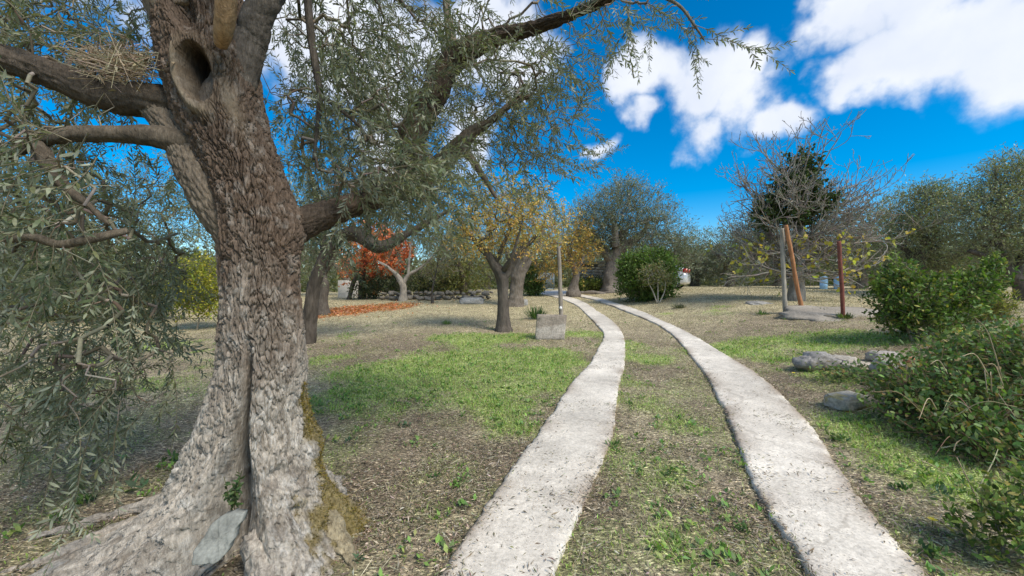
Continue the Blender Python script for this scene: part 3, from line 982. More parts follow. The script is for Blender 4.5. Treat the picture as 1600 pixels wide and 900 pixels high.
Vt = np.stack([Xt, Yt, Zg], -1)
# colour: pale weathered grey low, browner above and darkened for the crown's shade, moss to the right
pale = np.array([.365, .325, .272]); brown_shaded = np.array([.135, .098, .072]); skin = np.array([.22, .175, .12]); mossc = np.array([.16, .12, .035]); wood = np.array([.013, .011, .009])  # wood is blackened to hold the shade inside the knothole
pn = fbm3(cxn * 8, cyn * 8, Zg * 5, 4, 61)
f1 = np.clip(sstep(1.75, .5, Zg + (pn - .5) * 1.1), 0, 1)[..., None]
ct = brown_shaded * (1 - f1) + pale * f1
ct = ct * (.82 + .36 * cid[..., None])
li = (sstep(.55, .68, fbm3(Px * 24, Py * 24, Zg * 16, 3, 68)) * .55)[..., None]
ct = ct * (1 - li) + np.array([.50, .47, .42]) * li * (.35 + .65 * f1) + ct * li * (.65 - .65 * f1)
dk = (sstep(.56, .70, fbm3(Px * 17 + 9, Py * 17, Zg * 13, 3, 83)) * low * .55)[..., None]
ct = ct * (1 - dk) + np.array([.13, .105, .08]) * dk
ct = ct * (1 - smooth_skin[..., None] * .8) + skin * smooth_skin[..., None] * .8
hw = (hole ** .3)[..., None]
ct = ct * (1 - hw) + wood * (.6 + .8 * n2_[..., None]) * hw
mo = 1.05 * np.exp(-(adiff(TH, math.radians(14)) / .40) ** 2) * sstep(.98, .74, Zg) + .72 * np.exp(-(adiff(TH, math.radians(345)) / .45) ** 2) * sstep(.42, .14, Zg)
mo = sstep(.40, .95, mo * .95 + (fbm3(Px * 15, Py * 15, Zg * 13, 4, 71) - .5) * 1.5)
ct = ct * (1 - mo[..., None] * .85) + mossc * (.7 + .7 * n2_[..., None]) * mo[..., None] * .85
g = Geo()
i = np.arange(M_ - 1)[:, None] * N_; j = np.arange(N_)[None]; j2 = (j + 1) % N_
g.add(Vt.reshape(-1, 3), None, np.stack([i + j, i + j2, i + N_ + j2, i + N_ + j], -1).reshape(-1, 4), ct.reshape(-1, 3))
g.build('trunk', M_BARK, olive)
mi = np.argwhere((mo > .5) & (Zg > -.02)); sel = mi[rng.integers(0, len(mi), 4500)]
mp_ = Vt[sel[:, 0], sel[:, 1]]; md = np.stack([np.cos(TH[sel[:, 0], sel[:, 1]]), np.sin(TH[sel[:, 0], sel[:, 1]]), np.full(len(sel), .4)], 1) + rng.normal(0, .5, (len(sel), 3))
g = Geo(); leaves(g, mp_, md, rand_dirs(len(mp_)), rng.uniform(.006, .018, len(mp_)), .004, palette(len(mp_), [(.21, .155, .035), (.26, .185, .04), (.13, .10, .03), (.17, .155, .04)], .2), 'diamond')
g.build('moss', M_MOSS, olive, kind='stuff')


def barkcol(base, amp=.5, seed=0, fr=14):
    base = np.asarray(base, float)

    def fn(V):
        a = fbm3(V[:, 0] * fr, V[:, 1] * fr, V[:, 2] * fr, 3, seed)[:, None]
        return base * (1 - amp / 2 + amp * a)
    return fn


NODES = []          # (pos, radius) along limbs, for twigs to spring from


def limb(parent, name, pts, k=26, amp=.008, col=(.22, .17, .13), seed=1, lump=.14, mat=None, store=True, n=None, freq=34., cell=0.):
    """pts: rows (px, py, depth, radius in metres)"""
    w = np.array([[*P(p[0], p[1], p[2]), p[3]] for p in pts])
    L = np.linalg.norm(np.diff(w[:, :3], axis=0), axis=1).sum()
    n = n or int(max(12, L / .018))
    c = catmull(w, n)
    wob_ = np.stack([fbm2(np.linspace(0, L * 2.2, n), np.full(n, 3. * kx), 2, seed + kx) - .5 for kx in range(3)], 1)
    c[:, :3] += wob_ * c[:, 3:4] * .6 * np.sin(np.linspace(0, np.pi, n))[:, None]
    g = Geo()
    tube(g, c[:, :3], np.maximum(c[:, 3], .003), k, amp, freq, .3, seed, colfn=barkcol(col, .7, seed), lump=lump, cell=cell)
    g.build(name, mat or M_BARK, parent)
    if store:
        for q in c[::max(1, n // 14)]:
            NODES.append((q[:3].copy(), q[3]))
    return c


limb(olive, 'bough', [(415, 480, 2.34, .07), (384, 400, 2.28, .10), (345, 330, 2.25, .108), (312, 275, 2.23, .105), (282, 225, 2.22, .092), (252, 182, 2.24, .08), (222, 150, 2.24, .065)], 130, .006, (.185, .15, .112), 4, n=190, lump=.08, cell=.010)
limb(olive, 'bough', [(330, 178, 2.4, .11), (250, 160, 2.25, .10), (180, 150, 2.2, .092), (120, 132, 2.15, .085), (60, 108, 2.1, .078), (0, 88, 2.05, .07), (-90, 60, 1.95, .055), (-200, 10, 1.9, .04)], 60, .006, (.10, .08, .062), 5, cell=.008)
limb(olive, 'bough', [(330, 235, 2.3, .12), (288, 224, 2.2, .085), (250, 214, 2.14, .062), (205, 208, 2.1, .05), (150, 206, 2.05, .045), (95, 209, 2.0, .042), (55, 218, 1.98, .043), (66, 240, 1.97, .038), (84, 272, 1.96, .032), (106, 298, 1.98, .026), (136, 318, 2.0, .018), (170, 352, 2.03, .010)], 24, .006, (.12, .097, .072), 6, cell=.004, lump=.1)
limb(olive, 'bough', [(56, 216, 1.98, .03), (20, 240, 1.95, .025), (-40, 252, 1.9, .02), (-110, 280, 1.85, .015)], 18, .004, (.11, .09, .068), 61)
limb(olive, 'bough', [(420, 385, 2.35, .12), (470, 352, 2.42, .10), (535, 328, 2.65, .088), (590, 306, 2.95, .095), (630, 290, 3.2, .12), (645, 262, 3.3, .135), (640, 225, 3.35, .125), (655, 185, 3.4, .12), (680, 145, 3.4, .115), (703, 105, 3.4, .105), (735, 78, 3.35, .10), (775, 58, 3.3, .075), (830, 45, 3.2, .055), (900, 20, 2.9, .04), (970, -10, 2.6, .03)], 70, .006, (.095, .072, .054), 7, cell=.014)
limb(olive, 'bough', [(640, 285, 3.25, .11), (680, 262, 3.2, .085), (705, 240, 3.15, .075), (722, 222, 3.1, .06), (738, 206, 3.1, .05), (765, 190, 3.1, .036), (795, 165, 3.1, .024), (830, 150, 3.1, .015)], 40, .006, (.15, .12, .09), 8, cell=.008)
limb(olive, 'bough', [(718, 228, 3.1, .035), (738, 250, 3.05, .03), (760, 283, 3.0, .02), (775, 310, 3.0, .01)], 16, .005, (.17, .13, .1), 81)
limb(olive, 'bough', [(705, 110, 3.4, .06), (706, 70, 3.4, .045), (700, 20, 3.4, .035), (690, -50, 3.4, .03), (660, -160, 3.3, .02)], 18, .006, (.2, .16, .12), 82)
limb(olive, 'bough', [(345, 190, 2.3, .16), (368, 130, 2.28, .115), (388, 75, 2.3, .095), (402, 30, 2.3, .085), (425, -20, 2.3, .08), (470, -110, 2.3, .07), (560, -240, 2.4, .055), (680, -400, 2.6, .03)], 34, .006, (.13, .11, .09), 9, lump=.03, cell=.006)
limb(olive, 'cut_stub', [(345, 70, 2.08, .03), (350, 47, 2.02, .043), (353, 10, 1.97, .045), (354, -40, 1.93, .045), (356, -70, 1.9, .044)], 26, .004, (.34, .22, .12), 10, lump=.1)
limb(olive, 'bough', [(300, 40, 2.3, .2), (262, -60, 2.3, .17), (210, -190, 2.3, .14), (120, -350, 2.2, .10), (20, -480, 2.1, .07)], 34, .012, (.2, .16, .12), 11)
limb(olive, 'bough', [(290, -40, 2.3, .14), (330, -220, 2.0, .12), (420, -420, 1.6, .09), (560, -640, 1.2, .05)], 28, .01, (.2, .16, .12), 13)
limb(olive, 'bough', [(480, -10, 2.6, .026), (486, 60, 2.6, .024), (496, 120, 2.6, .021), (500, 150, 2.6, .018), (496, 190, 2.6, .013), (490, 250, 2.6, .008)], 12, .002, (.10, .085, .07), 14)
limb(olive, 'bough', [(500, 150, 2.6, .014), (530, 170, 2.65, .012), (565, 200, 2.7, .008)], 10, .001, (.10, .085, .07), 15)
limb(olive, 'bough', [(200, 360, 1.98, .016), (150, 372, 1.9, .02), (95, 382, 1.85, .018), (50, 370, 1.8, .016), (10, 376, 1.8, .012)], 14, .003, (.14, .115, .085), 16)

# roots snaking out over the soil
def root(pts, k, seed, col=(.38, .335, .28)):
    w = []
    for (px, py, dz, r_) in pts:
        q = G1(px, py); w.append((q[0], q[1], q[2] + dz, r_))
    w = np.array(w); n_ = int(max(30, np.linalg.norm(np.diff(w[:, :3], axis=0), axis=1).sum() / .010))
    c_ = catmull(w, n_)
    c_[:, :3] += .03 * np.stack([fbm2(np.linspace(0, 6, n_), np.full(n_, 2. * kx + seed), 3, seed + kx) - .5 for kx in range(3)], 1) * 2
    g = Geo(); tube(g, c_[:, :3], np.maximum(c_[:, 3], .006), k, .010, 26, .3, seed, colfn=barkcol(col, .9, seed, 22), lump=.3, cell=.010)
    g.build('root', M_BARK, olive)


root([(330, 800, .12, .10), (262, 812, .06, .085), (190, 838, .03, .065), (120, 862, .01, .045), (50, 884, -.005, .03), (-30, 900, -.02, .015)], 64, 3)
root([(330, 850, .10, .09), (270, 862, .05, .075), (205, 880, .02, .055), (140, 905, .0, .04), (70, 930, -.02, .02)], 60, 8)
root([(300, 800, .10, .07), (235, 800, .04, .055), (170, 808, .01, .04), (110, 828, .0, .028), (40, 842, -.01, .014)], 48, 13)
root([(330, 890, .10, .08), (285, 908, .05, .07), (235, 930, .02, .05), (180, 960, .0, .03)], 54, 18)
root([(400, 890, .14, .09), (420, 915, .08, .08), (430, 950, .02, .06), (440, 990, -.02, .03)], 54, 21)
root([(490, 830, .10, .08), (525, 852, .04, .06), (548, 880, .0, .035), (560, 905, -.02, .015)], 48, 25, (.30, .25, .16))

n = 420
pc = np.stack([P(q_, 100 - .12 * (q_ - 100) * 0 + rng.normal(0, 15), 2.2 + rng.normal(0, .09)) for q_ in rng.normal(185, 32, n)])
dd_ = norm(rng.normal(0, 1, (n, 3)) * np.array([1, .7, .45])); ll_ = rng.uniform(.05, .16, n)[:, None]
g = Geo(); frusta(g, pc - dd_ * ll_, pc + dd_ * ll_, .0022, .0012, 4, palette(n, [(.34, .28, .19), (.24, .19, .13), (.42, .35, .25)], .15))
n = 260; pc = np.stack([P(q_, 104 + rng.normal(0, 14), 2.18 + rng.normal(0, .08)) for q_ in rng.normal(190, 30, n)])
leaves(g, pc, rand_dirs(n), rand_dirs(n), .055, .012, palette(n, [(.36, .30, .20), (.28, .22, .14)], .2), 'diamond', .1)
g.build('dead_twigs', M_TWIG, olive, kind='stuff')

# -- sprigs: a handful of real shoots, each with its stem and opposite leaves
OL = [(.090, .112, .055), (.120, .143, .075), (.060, .080, .040), (.175, .190, .115), (.115, .120, .052), (.21, .22, .145)]
SPR = []


def sprig_variant(seed):
    r = np.random.default_rng(seed)
    Ls = r.uniform(.36, .62)
    m = 9
    f = np.linspace(0, 1, m)
    curve = np.stack([f * Ls, .05 * Ls * np.sin(f * 3 + r.uniform(0, 6)), -r.uniform(.05, .30) * Ls * f ** 2], 1)
    stems = [(curve, .0026)]
    for _ in range(r.integers(1, 4)):
        k0 = r.integers(2, 7); l2 = r.uniform(.12, .26)
        dd = norm(np.array([1, r.uniform(-.9, .9), r.uniform(-.5, .5)]))
        f2 = np.linspace(0, 1, 6)[:, None]
        stems.append((curve[k0] + dd * f2 * l2 + np.array([0, 0, -.06]) * f2 ** 2 * l2, .0017))
    g = Geo(); pos, dr, up, ln = [], [], [], []
    for cv, rad in stems:
        frusta(g, cv[:-1], cv[1:], np.linspace(rad, rad * .5, len(cv) - 1), np.linspace(rad, rad * .5, len(cv))[1:], 4, (.20, .17, .11))
        l = np.linalg.norm(np.diff(cv, axis=0), axis=1).sum()
        npair = int(l / .021)
        for q in range(npair):
            u = (q + .6) / npair
            if u < .12: continue
            i0 = min(int(u * (len(cv) - 1)), len(cv) - 2); w = u * (len(cv) - 1) - i0
            p = cv[i0] * (1 - w) + cv[i0 + 1] * w; t_ = norm(cv[i0 + 1] - cv[i0])
            roll = q * math.pi / 2 + r.normal(0, .4)
            b1 = norm(np.cross(t_, [0, 0.2, 1])); b2 = np.cross(b1, t_)
            for s in (1, -1):
                if r.random() < .12: continue
                o_ = (b1 * math.cos(roll) + b2 * math.sin(roll)) * s
                dv = t_ * r.uniform(.45, 1.0) + o_ * r.uniform(.5, .9) + np.array([0, 0, -.15])
                pos.append(p); dr.append(dv); up.append(np.array([0, 0, 1]) + r.normal(0, .45, 3)); ln.append(r.uniform(.040, .068) * (1 - .25 * u))
        pos.append(cv[-1]); dr.append(cv[-1] - cv[-2]); up.append(np.array([0, .1, 1])); ln.append(.045)
    ln = np.array(ln)
    nl = len(ln)
    c0 = np.asarray(OL)[r.integers(0, len(OL), nl)] * (1 + r.normal(0, .2, (nl, 1)))
    leaves(g, np.array(pos), np.array(dr), np.array(up), ln, ln * r.uniform(.18, .26, nl), np.clip(c0, .01, .3), 'hex', .1)
    return g, Ls


for s_ in range(14):
    SPR.append(sprig_variant(100 + s_))
SPR_ME = [g.mesh('sprig', M_OLIVE) for g, _ in SPR]

CROWN = [(90, 30, 170, 80, 2.0, 3.8, 110), (60, 190, 130, 110, 1.9, 3.6, 84), (110, 320, 150, 110, 2.0, 4.0, 96), (110, 450, 170, 110, 2.0, 3.8, 84), (150, 620, 150, 50, 1.9, 3.0, 30), (40, 640, 90, 40, 1.8, 2.7, 14),
         (230, 410, 90, 100, 2.5, 3.8, 40), (70, 560, 120, 80, 1.9, 3.0, 34), (220, 590, 110, 60, 2.2, 3.2, 20), (200, 470, 100, 80, 2.2, 3.4, 34), (600, 250, 90, 60, 2.3, 3.0, 26), (690, 150, 80, 100, 2.3, 3.1, 22), (620, 255, 60, 35, 2.2, 2.9, 24), (560, 275, 70, 30, 2.05, 2.6, 30), (90, 230, 110, 60, 1.6, 1.95, 22), (80, 350, 100, 50, 1.55, 1.9, 16), (540, 120, 100, 80, 2.2, 3.2, 34), (780, 140, 90, 80, 2.6, 3.8, 24), (640, 250, 60, 60, 2.3, 3.0, 24), (550, 290, 80, 30, 2.3, 2.9, 14),
         (520, 60, 130, 100, 2.3, 4.2, 120), (490, 230, 90, 100, 2.7, 4.5, 90), (560, 300, 110, 60, 2.8, 4.4, 60), (640, 50, 150, 90, 2.4, 4.5, 95), (610, 190, 120, 90, 2.7, 4.5, 90),
         (780, 40, 130, 70, 2.4, 4.2, 60), (800, 150, 100, 80, 2.8, 4.5, 70), (850, 220, 70, 60, 3, 4.5, 30), (780, 260, 70, 60, 3.1, 4.3, 18), (940, 15, 70, 30, 2.2, 3.2, 14),
         (300, -200, 420, 150, 1.8, 3.6, 170), (750, -140, 260, 90, 2.2, 4.2, 80), (170, 90, 90, 60, 2.3, 3.4, 50), (330, -500, 500, 200, 1.6, 3.2, 110), (700, 330, 60, 40, 3.2, 4.4, 14)]
# keep twigs off the line of the trunk
sprigs = []
for (px, py, rx, ry, d0, d1, n) in CROWN:
    made = 0
    n = int(n * ((.74 if px < 260 else .70) if py > -60 else .5))
    for _ in range(n * 4):
        if made >= n: break
        u_ = rng.normal(0, .55, 2)
        if np.hypot(*u_) > 1.25: continue
        Y = rng.uniform(d0, d1)
        b = P(px + u_[0] * rx, py + u_[1] * ry, Y)
        # grow away from the stem and droop
        outw = norm(np.array([b[0] - TB[0], b[1] - TB[1] - .0, 0]))
        dv = norm(outw * rng.uniform(.2, 1.) + rng.normal(0, .55, 3) + np.array([0, 0, rng.uniform(-.9, .35)]))
        if py > 380: dv = norm(dv + np.array([0, 0, -.6]))
        e = b + dv * .5
        bad = False
        for q in (b, (b + e) / 2, e):
            qx = 800 + F * q[0] / max(q[1], .3); qy = 450 - F * (q[2] - CAMZ) / max(q[1], .3)
            if q[1] < 2.6 and 215 < qx < 490 and qy > -60: bad = True
            if q[1] < 2.3 and 300 < qx < 520: bad = True
            if q[1] < 1.25: bad = True
            if q[2] < .18: bad = True
        if bad: continue
        sprigs.append((b, dv, rng.uniform(0, 6.28), rng.uniform(.8, 1.25))); made += 1
# the long spray reaching out over the drive
SPRAY = [(1010, 5, 2.2, (.5, -.1, -.35)), (1045, 15, 2.1, (.45, -.1, -.65)), (1075, 20, 2.05, (.3, -.1, -.9)), (1068, 50, 2.05, (.25, 0, -1)), (1085, 45, 2.0, (.9, -.1, -.3)), (1095, 60, 2.0, (.9, 0, -.12)),
         (960, 0, 2.3, (.2, 0, -.8)), (990, 5, 2.25, (.8, 0, -.15)), (935, 40, 2.4, (.4, 0, -.7)), (905, 60, 2.5, (.5, -.1, -.9)), (880, 80, 2.6, (.8, -.1, -.6)), (850, 110, 2.7, (.6, 0, -.9)), (1030, -10, 2.1, (.9, 0, .0))]
for px, py, Y, dv in SPRAY:
    sprigs.append((P(px, py, Y), norm(np.array(dv, float)), rng.uniform(0, 6.28), rng.uniform(.55, .8)))
limb(olive, 'bough', [(900, 20, 2.9, .016), (960, -12, 2.5, .013), (1020, -8, 2.2, .010), (1060, 8, 2.08, .008), (1085, 40, 2.0, .006), (1100, 62, 2.0, .004)], 8, 0, (.16, .14, .10), 17, lump=0)


def grow_network(nodes, tips, r_tip, sag=.06, seed=0, cap_r=.03):
    """joins every tip to the nearest wood, so that twigs fork as they near the boughs"""
    pos_ = [np.asarray(a, float) for a, _ in nodes]; par = [-1] * len(pos_); rr0 = [b for _, b in nodes]
    n0 = len(pos_)
    arr = np.zeros((n0 + len(tips) * 3, 3)); arr[:n0] = pos_
    m = n0
    order = np.argsort([np.min(np.linalg.norm(arr[:n0] - t, axis=1)) for t in tips])
    for oi in order:
        t = tips[oi]
        d_ = np.linalg.norm(arr[:m] - t, axis=1)
        j = int(d_.argmin()); s = arr[j]
        L = d_[j]
        last = j
        for f in (.38, .72, 1.0):
            q = s + (t - s) * f
            if f < 1: q = q + rng.normal(0, .10, 3) * L + np.array([0, 0, sag * L])
            arr[m] = q; par.append(last); last = m; m += 1
    cnt = np.zeros(m); cnt[n0:] = 0
    for k_ in range(n0 + 2, m, 3): cnt[k_] = 1
    for k_ in range(m - 1, n0 - 1, -1):
        if par[k_] >= 0: cnt[par[k_]] += cnt[k_]
    idx = np.arange(n0, m); pr_ = np.array([par[k_] for k_ in idx])
    rb = np.minimum(r_tip * np.sqrt(cnt[idx]), cap_r); ra = np.where(pr_ >= n0, np.minimum(r_tip * np.sqrt(np.maximum(cnt[pr_], 1)), cap_r), np.minimum(rb * 1.3, cap_r))
    ra = np.minimum(ra, rb * 1.6)
    return arr[pr_], arr[idx], ra, rb


a, b, ra, rb = grow_network(NODES, [s[0] for s in sprigs], .0024, cap_r=.011)
g = Geo()
vis = np.ones(len(a), bool)
frusta(g, a, b, ra, rb, 6, palette(len(a), [(.17, .14, .10), (.22, .19, .14), (.13, .11, .08), (.28, .25, .19)], .12))
g.build('twigs', M_TWIG, olive, kind='stuff')

# the sprigs nearest the eye are parts of their own, the rest is the mass of the crown
def sprig_matrix(b, dv, roll, sc):
    x_ = Vector(dv).normalized(); z_ = Vector((0, 0, 1)) if abs(x_.z) < .95 else Vector((0, 1, 0))
    y_ = z_.cross(x_).normalized(); z_ = x_.cross(y_)
    m = Matrix((x_, y_, z_)).transposed().to_4x4()
    return Matrix.Translation(Vector(b)) @ m @ Matrix.Rotation(roll * .25 - .8, 4, 'X') @ Matrix.Scale(sc, 4)


def in_frame(b):
    qx = 800 + F * b[0] / b[1]; qy = 450 - F * (b[2] - CAMZ) / b[1]
    return -20 < qx < 1620 and -20 < qy < 900


order = sorted(range(len(sprigs)), key=lambda q: (not in_frame(sprigs[q][0]), np.linalg.norm(sprigs[q][0] - np.array([0, 0, CAMZ]))))
near_ids = set(order[:290])
g = Geo()
obase = Vector(olive['_o'])
for q, (b, dv, roll, sc) in enumerate(sprigs):
    vi = q % len(SPR)
    Mx = sprig_matrix(b, dv, roll, sc)
    if q in near_ids:
        o = bpy.data.objects.new('sprig', SPR_ME[vi]); COL.objects.link(o); o.parent = olive
        o.matrix_local = Matrix.Translation(-obase) @ Mx
    else:
        A = np.array(Mx)
        sg_ = SPR[vi][0]
        off = 0
        v = np.concatenate(sg_.v) @ A[:3, :3].T + A[:3, 3]
        g.add(v, np.concatenate(sg_.t), np.concatenate(sg_.q), np.concatenate(sg_.c))
g.build('foliage', M_OLIVE, olive, kind='stuff')

# ------------------------------------------------------------------ other trees
def ell_tips(blobs, Y, n, dscale=1.0, p=.45):
    """points through a crown made of ellipsoids given as (px, py, rx, ry[, depth shift]) at depth Y"""
    w = np.array([b[2] * b[3] for b in blobs], float); w /= w.sum()
    ids = rng.choice(len(blobs), n, p=w)
    out, ctr = np.zeros((n, 3)), np.zeros((n, 3))
    for k_, b in enumerate(blobs):
        s = ids == k_; m = s.sum()
        if not m: continue
        Yb = Y + (b[4] if len(b) > 4 else 0)
        c_ = P(b[0], b[1], Yb); rx, rz = b[2] / F * Yb, b[3] / F * Yb; ry = (rx * .6 + rz * .4) * dscale
        q = rand_dirs(m) * (rng.random(m) ** p)[:, None]
        q *= (.80 + .45 * fbm3(q[:, 0] * 2.2 + 5 * k_, q[:, 1] * 2.2, q[:, 2] * 2.2, 2, 3))[:, None]
        out[s] = c_ + q * np.array([rx, ry, rz]); ctr[s] = c_
    return out, ctr


def shoots(gl, gs, tips, ctr, L, k, ll, lw, cols, upb=.5, spread=.8, stem=(.25, .22, .17), sr=.004, shape='diamond', jit=.2, bend=.08, patch=None):
    n = len(tips)
    d = norm(norm(tips - ctr) * .8 + rng.normal(0, .5, (n, 3)) + np.array([0, 0, upb]))
    Ls = L * rng.uniform(.6, 1.3, n)
    if gs is not None:
        frusta(gs, tips - d * Ls[:, None] * .3, tips + d * Ls[:, None] * .9, sr, sr * .4, 3, np.tile(stem, (n, 1)))
    f = np.tile(np.linspace(.0, 1, k), n); d2 = np.repeat(d, k, 0)
    pos_ = np.repeat(tips, k, 0) + d2 * (np.repeat(Ls, k) * f)[:, None] + rng.normal(0, 1, (n * k, 3)) * (L * .10)
    ld = norm(d2 * .7 + rng.normal(0, spread, (n * k, 3)))
    up = norm(rng.normal(0, .7, (n * k, 3)) + np.array([0, 0, .9]))
    c = palette(n * k, cols, jit)
    c = c * np.repeat(1 + rng.normal(0, .16, (n, 1)), k, 0)
    leaves(gl, pos_, ld, up, ll * rng.uniform(.7, 1.3, n * k), lw * rng.uniform(.7, 1.3, n * k), np.clip(c, .005, .9), shape, bend)


OLF = [(.140, .165, .080), (.175, .198, .105), (.105, .130, .065), (.22, .235, .14), (.165, .172, .078)]
OLR = [(.18, .21, .10), (.22, .245, .125), (.14, .168, .08), (.27, .285, .165), (.205, .22, .10)]
OLF2 = [(.18, .205, .14), (.14, .168, .108), (.225, .24, .175), (.11, .135, .08)]


def tree(name, label, base, trunks, blobs, nsh, k, ll, lw, cols, group=None, bark=(.20, .165, .13), L=.45, upb=.5, leafmat=None, ntip=90, r_tip=.010, sr=.005, dscale=1.0, spread=.8, tw_col=None, fol='foliage', tamp=.03, p=.45, stem=(.2, .17, .13), jit=.2, flare=True, gnodes=None):
    """trunks: polylines of rows (px, py, depth shift, radius m); the first starts at the base"""
    Y = base[1]
    t = thing(name, label, 'tree', base, group)
    nodes = []
    for ti, tr in enumerate(trunks):
        w = np.array([[*P(q[0], q[1], Y + q[2]), q[3]] for q in tr])
        n_ = int(max(14, np.linalg.norm(np.diff(w[:, :3], axis=0), axis=1).sum() / .06))
        c_ = catmull(w, n_)
        if ti == 0 and flare:
            h_ = c_[:, 2] - c_[0, 2]
            c_[:, 3] *= 1 + .55 * np.exp(-np.maximum(h_, 0) / .22)
            c_[0, 2] -= .30
        g = Geo()
        tube(g, c_[:, :3], np.maximum(c_[:, 3], .01), 22 if c_[0, 3] > .1 else 12, min(tamp, c_[0, 3] * .18), 9., .25, ti + int(base[0] * 7) % 50, colfn=barkcol(bark, .7, ti, 5), lump=.3)
        g.build('trunk' if ti == 0 else 'limb', M_BARK2, t)
        for q in c_[(0 if ti else n_ // 2)::max(1, n_ // 8)]:
            nodes.append((q[:3].copy(), q[3]))
    tips, ctr = ell_tips(blobs, Y, nsh, dscale, p)
    sel = rng.choice(nsh, min(ntip, nsh), replace=False)
    a, b, ra, rb = grow_network(nodes, list(tips[sel]), r_tip, cap_r=.09)
    gb = Geo()
    frusta(gb, a, b, ra, rb, 6, palette(len(a), [tw_col or bark], .15))
    gl = Geo()
    shoots(gl, gb, tips, ctr, L, k, ll, lw, cols, upb, spread, stem, sr, jit=jit)
    gb.build('branches', M_TWIG, t, kind='stuff')
    gl.build(fol, leafmat or M_OLIVE, t, kind='stuff')
    return t


# second olive just behind the great one
b0 = on_ground(478, 9.4)
tree('olive_tree', 'dark leaning olive half hidden right behind the great trunk', b0,
     [[(478, 450 + 600 * (1.45 - b0[2]) / 9.4, 0, .16), (482, 520, 0, .145), (490, 450, 0, .135), (506, 405, 0, .135), (530, 372, 0, .135), (560, 366, 0, .18), (592, 386, 0, .15), (635, 366, 0, .11), (680, 340, 0, .07), (715, 322, .1, .03)],
      [(508, 405, 0, .08), (500, 350, .1, .07), (490, 290, .2, .05), (470, 230, .2, .03)], [(575, 372, 0, .07), (575, 330, 0, .05), (570, 270, 0, .03)]],
     [(500, 330, 70, 60), (560, 300, 80, 55), (640, 300, 80, 45), (470, 250, 70, 60), (600, 220, 90, 60), (500, 390, 30, 40)], 1100, 10, .095, .023, OLF, 'olive trees of the grove', (.085, .07, .056), .38, .25, None, 130, .006, .004)
# slim dark trunk left of the fallen leaves
b0 = G1(505, 492)
tree('olive_tree', 'olive with short dark trunk standing at the left edge of the red leaves', b0,
     [[(505, 492, 0, .20), (504, 470, 0, .17), (506, 445, 0, .17), (500, 420, 0, .14), (488, 390, 0, .1)], [(505, 430, 0, .1), (522, 400, 0, .08), (530, 370, 0, .06)]],
     [(470, 380, 60, 40), (520, 360, 50, 40), (500, 410, 50, 25), (440, 340, 70, 50)], 700, 9, .11, .028, OLF, 'olive trees of the grove', (.10, .085, .07), .5, .2, None, 70)
# red maple
b0 = G1(549, 468)
tree('maple_tree', 'maple with flaming red and orange leaves above its own leaf carpet', b0,
     [[(545, 468, 0, .12), (551, 445, 0, .11), (562, 420, 0, .10), (572, 395, 0, .08), (580, 370, 0, .05)], [(566, 468, .4, .22), (566, 440, .4, .19), (568, 410, .4, .16), (575, 380, .4, .1)], [(562, 420, 0, .07), (590, 400, 0, .05), (615, 385, 0, .03)]],
     [(607, 393, 34, 28, -1.6), (575, 360, 38, 18), (624, 388, 18, 18, -1.6), (590, 380, 30, 24, -1.6), (612, 415, 20, 12, -1.6), (545, 428, 20, 14), (580, 445, 12, 18), (600, 425, 16, 10), (560, 400, 25, 20), (585, 415, 20, 16)], 700, 10, .16, .12,
     [(.66, .20, .09), (.74, .28, .13), (.58, .13, .06), (.70, .36, .20), (.46, .12, .06)], None, (.11, .09, .07), .32, .1, M_AUTUMN, 60, .008, .004, spread=1.)
# bare tree with the pale trunk
b0 = G1(631, 470)
tree('bare_tree', 'small half bare tree with pale forked trunk in front of the stone row', b0,
     [[(630, 471, 0, .19), (630, 455, 0, .15), (628, 443, 0, .14), (620, 430, 0, .1), (607, 418, 0, .07), (590, 408, 0, .04)], [(629, 445, 0, .11), (638, 430, 0, .1), (655, 420, 0, .08), (672, 405, 0, .05), (690, 385, 0, .03)], [(638, 430, 0, .08), (640, 400, 0, .06), (645, 365, 0, .03)]],
     [(690, 370, 50, 40), (705, 395, 40, 35), (668, 415, 20, 20), (670, 340, 50, 30)], 430, 6, .11, .035, [(.17, .16, .10), (.22, .20, .13), (.13, .13, .08)], None, (.27, .24, .20), .5, .3, M_LEAF, 160, .008, .007, tw_col=(.24, .21, .17))
b0 = G1(676, 474)
tree('young_tree', 'thin dark sapling stem standing before the stone row', b0, [[(676, 475, 0, .06), (675, 458, 0, .05), (678, 440, 0, .04), (684, 415, 0, .02)]],
     [(682, 420, 25, 25), (690, 400, 25, 20)], 120, 6, .10, .03, [(.16, .16, .09), (.22, .20, .11)], None, (.08, .07, .06), .4, .4, M_LEAF, 30)
# yellowing trees behind the stone row
b0 = on_ground(724, 24)
tree('yellowing_tree', 'yellow green tree with dark stem behind the row of stones', b0,
     [[(724, 472, 0, .26), (724, 445, 0, .22), (720, 420, 0, .18), (705, 390, 0, .12)], [(722, 430, 0, .15), (740, 405, 0, .1)]],
     [(700, 410, 40, 42), (735, 420, 35, 35), (680, 440, 30, 25), (730, 450, 40, 18), (705, 370, 40, 30)], 850, 9, .19, .06, [(.20, .19, .06), (.16, .17, .05), (.25, .22, .07), (.13, .15, .05)], None, (.09, .075, .06), .5, .3, M_LEAF, 60)

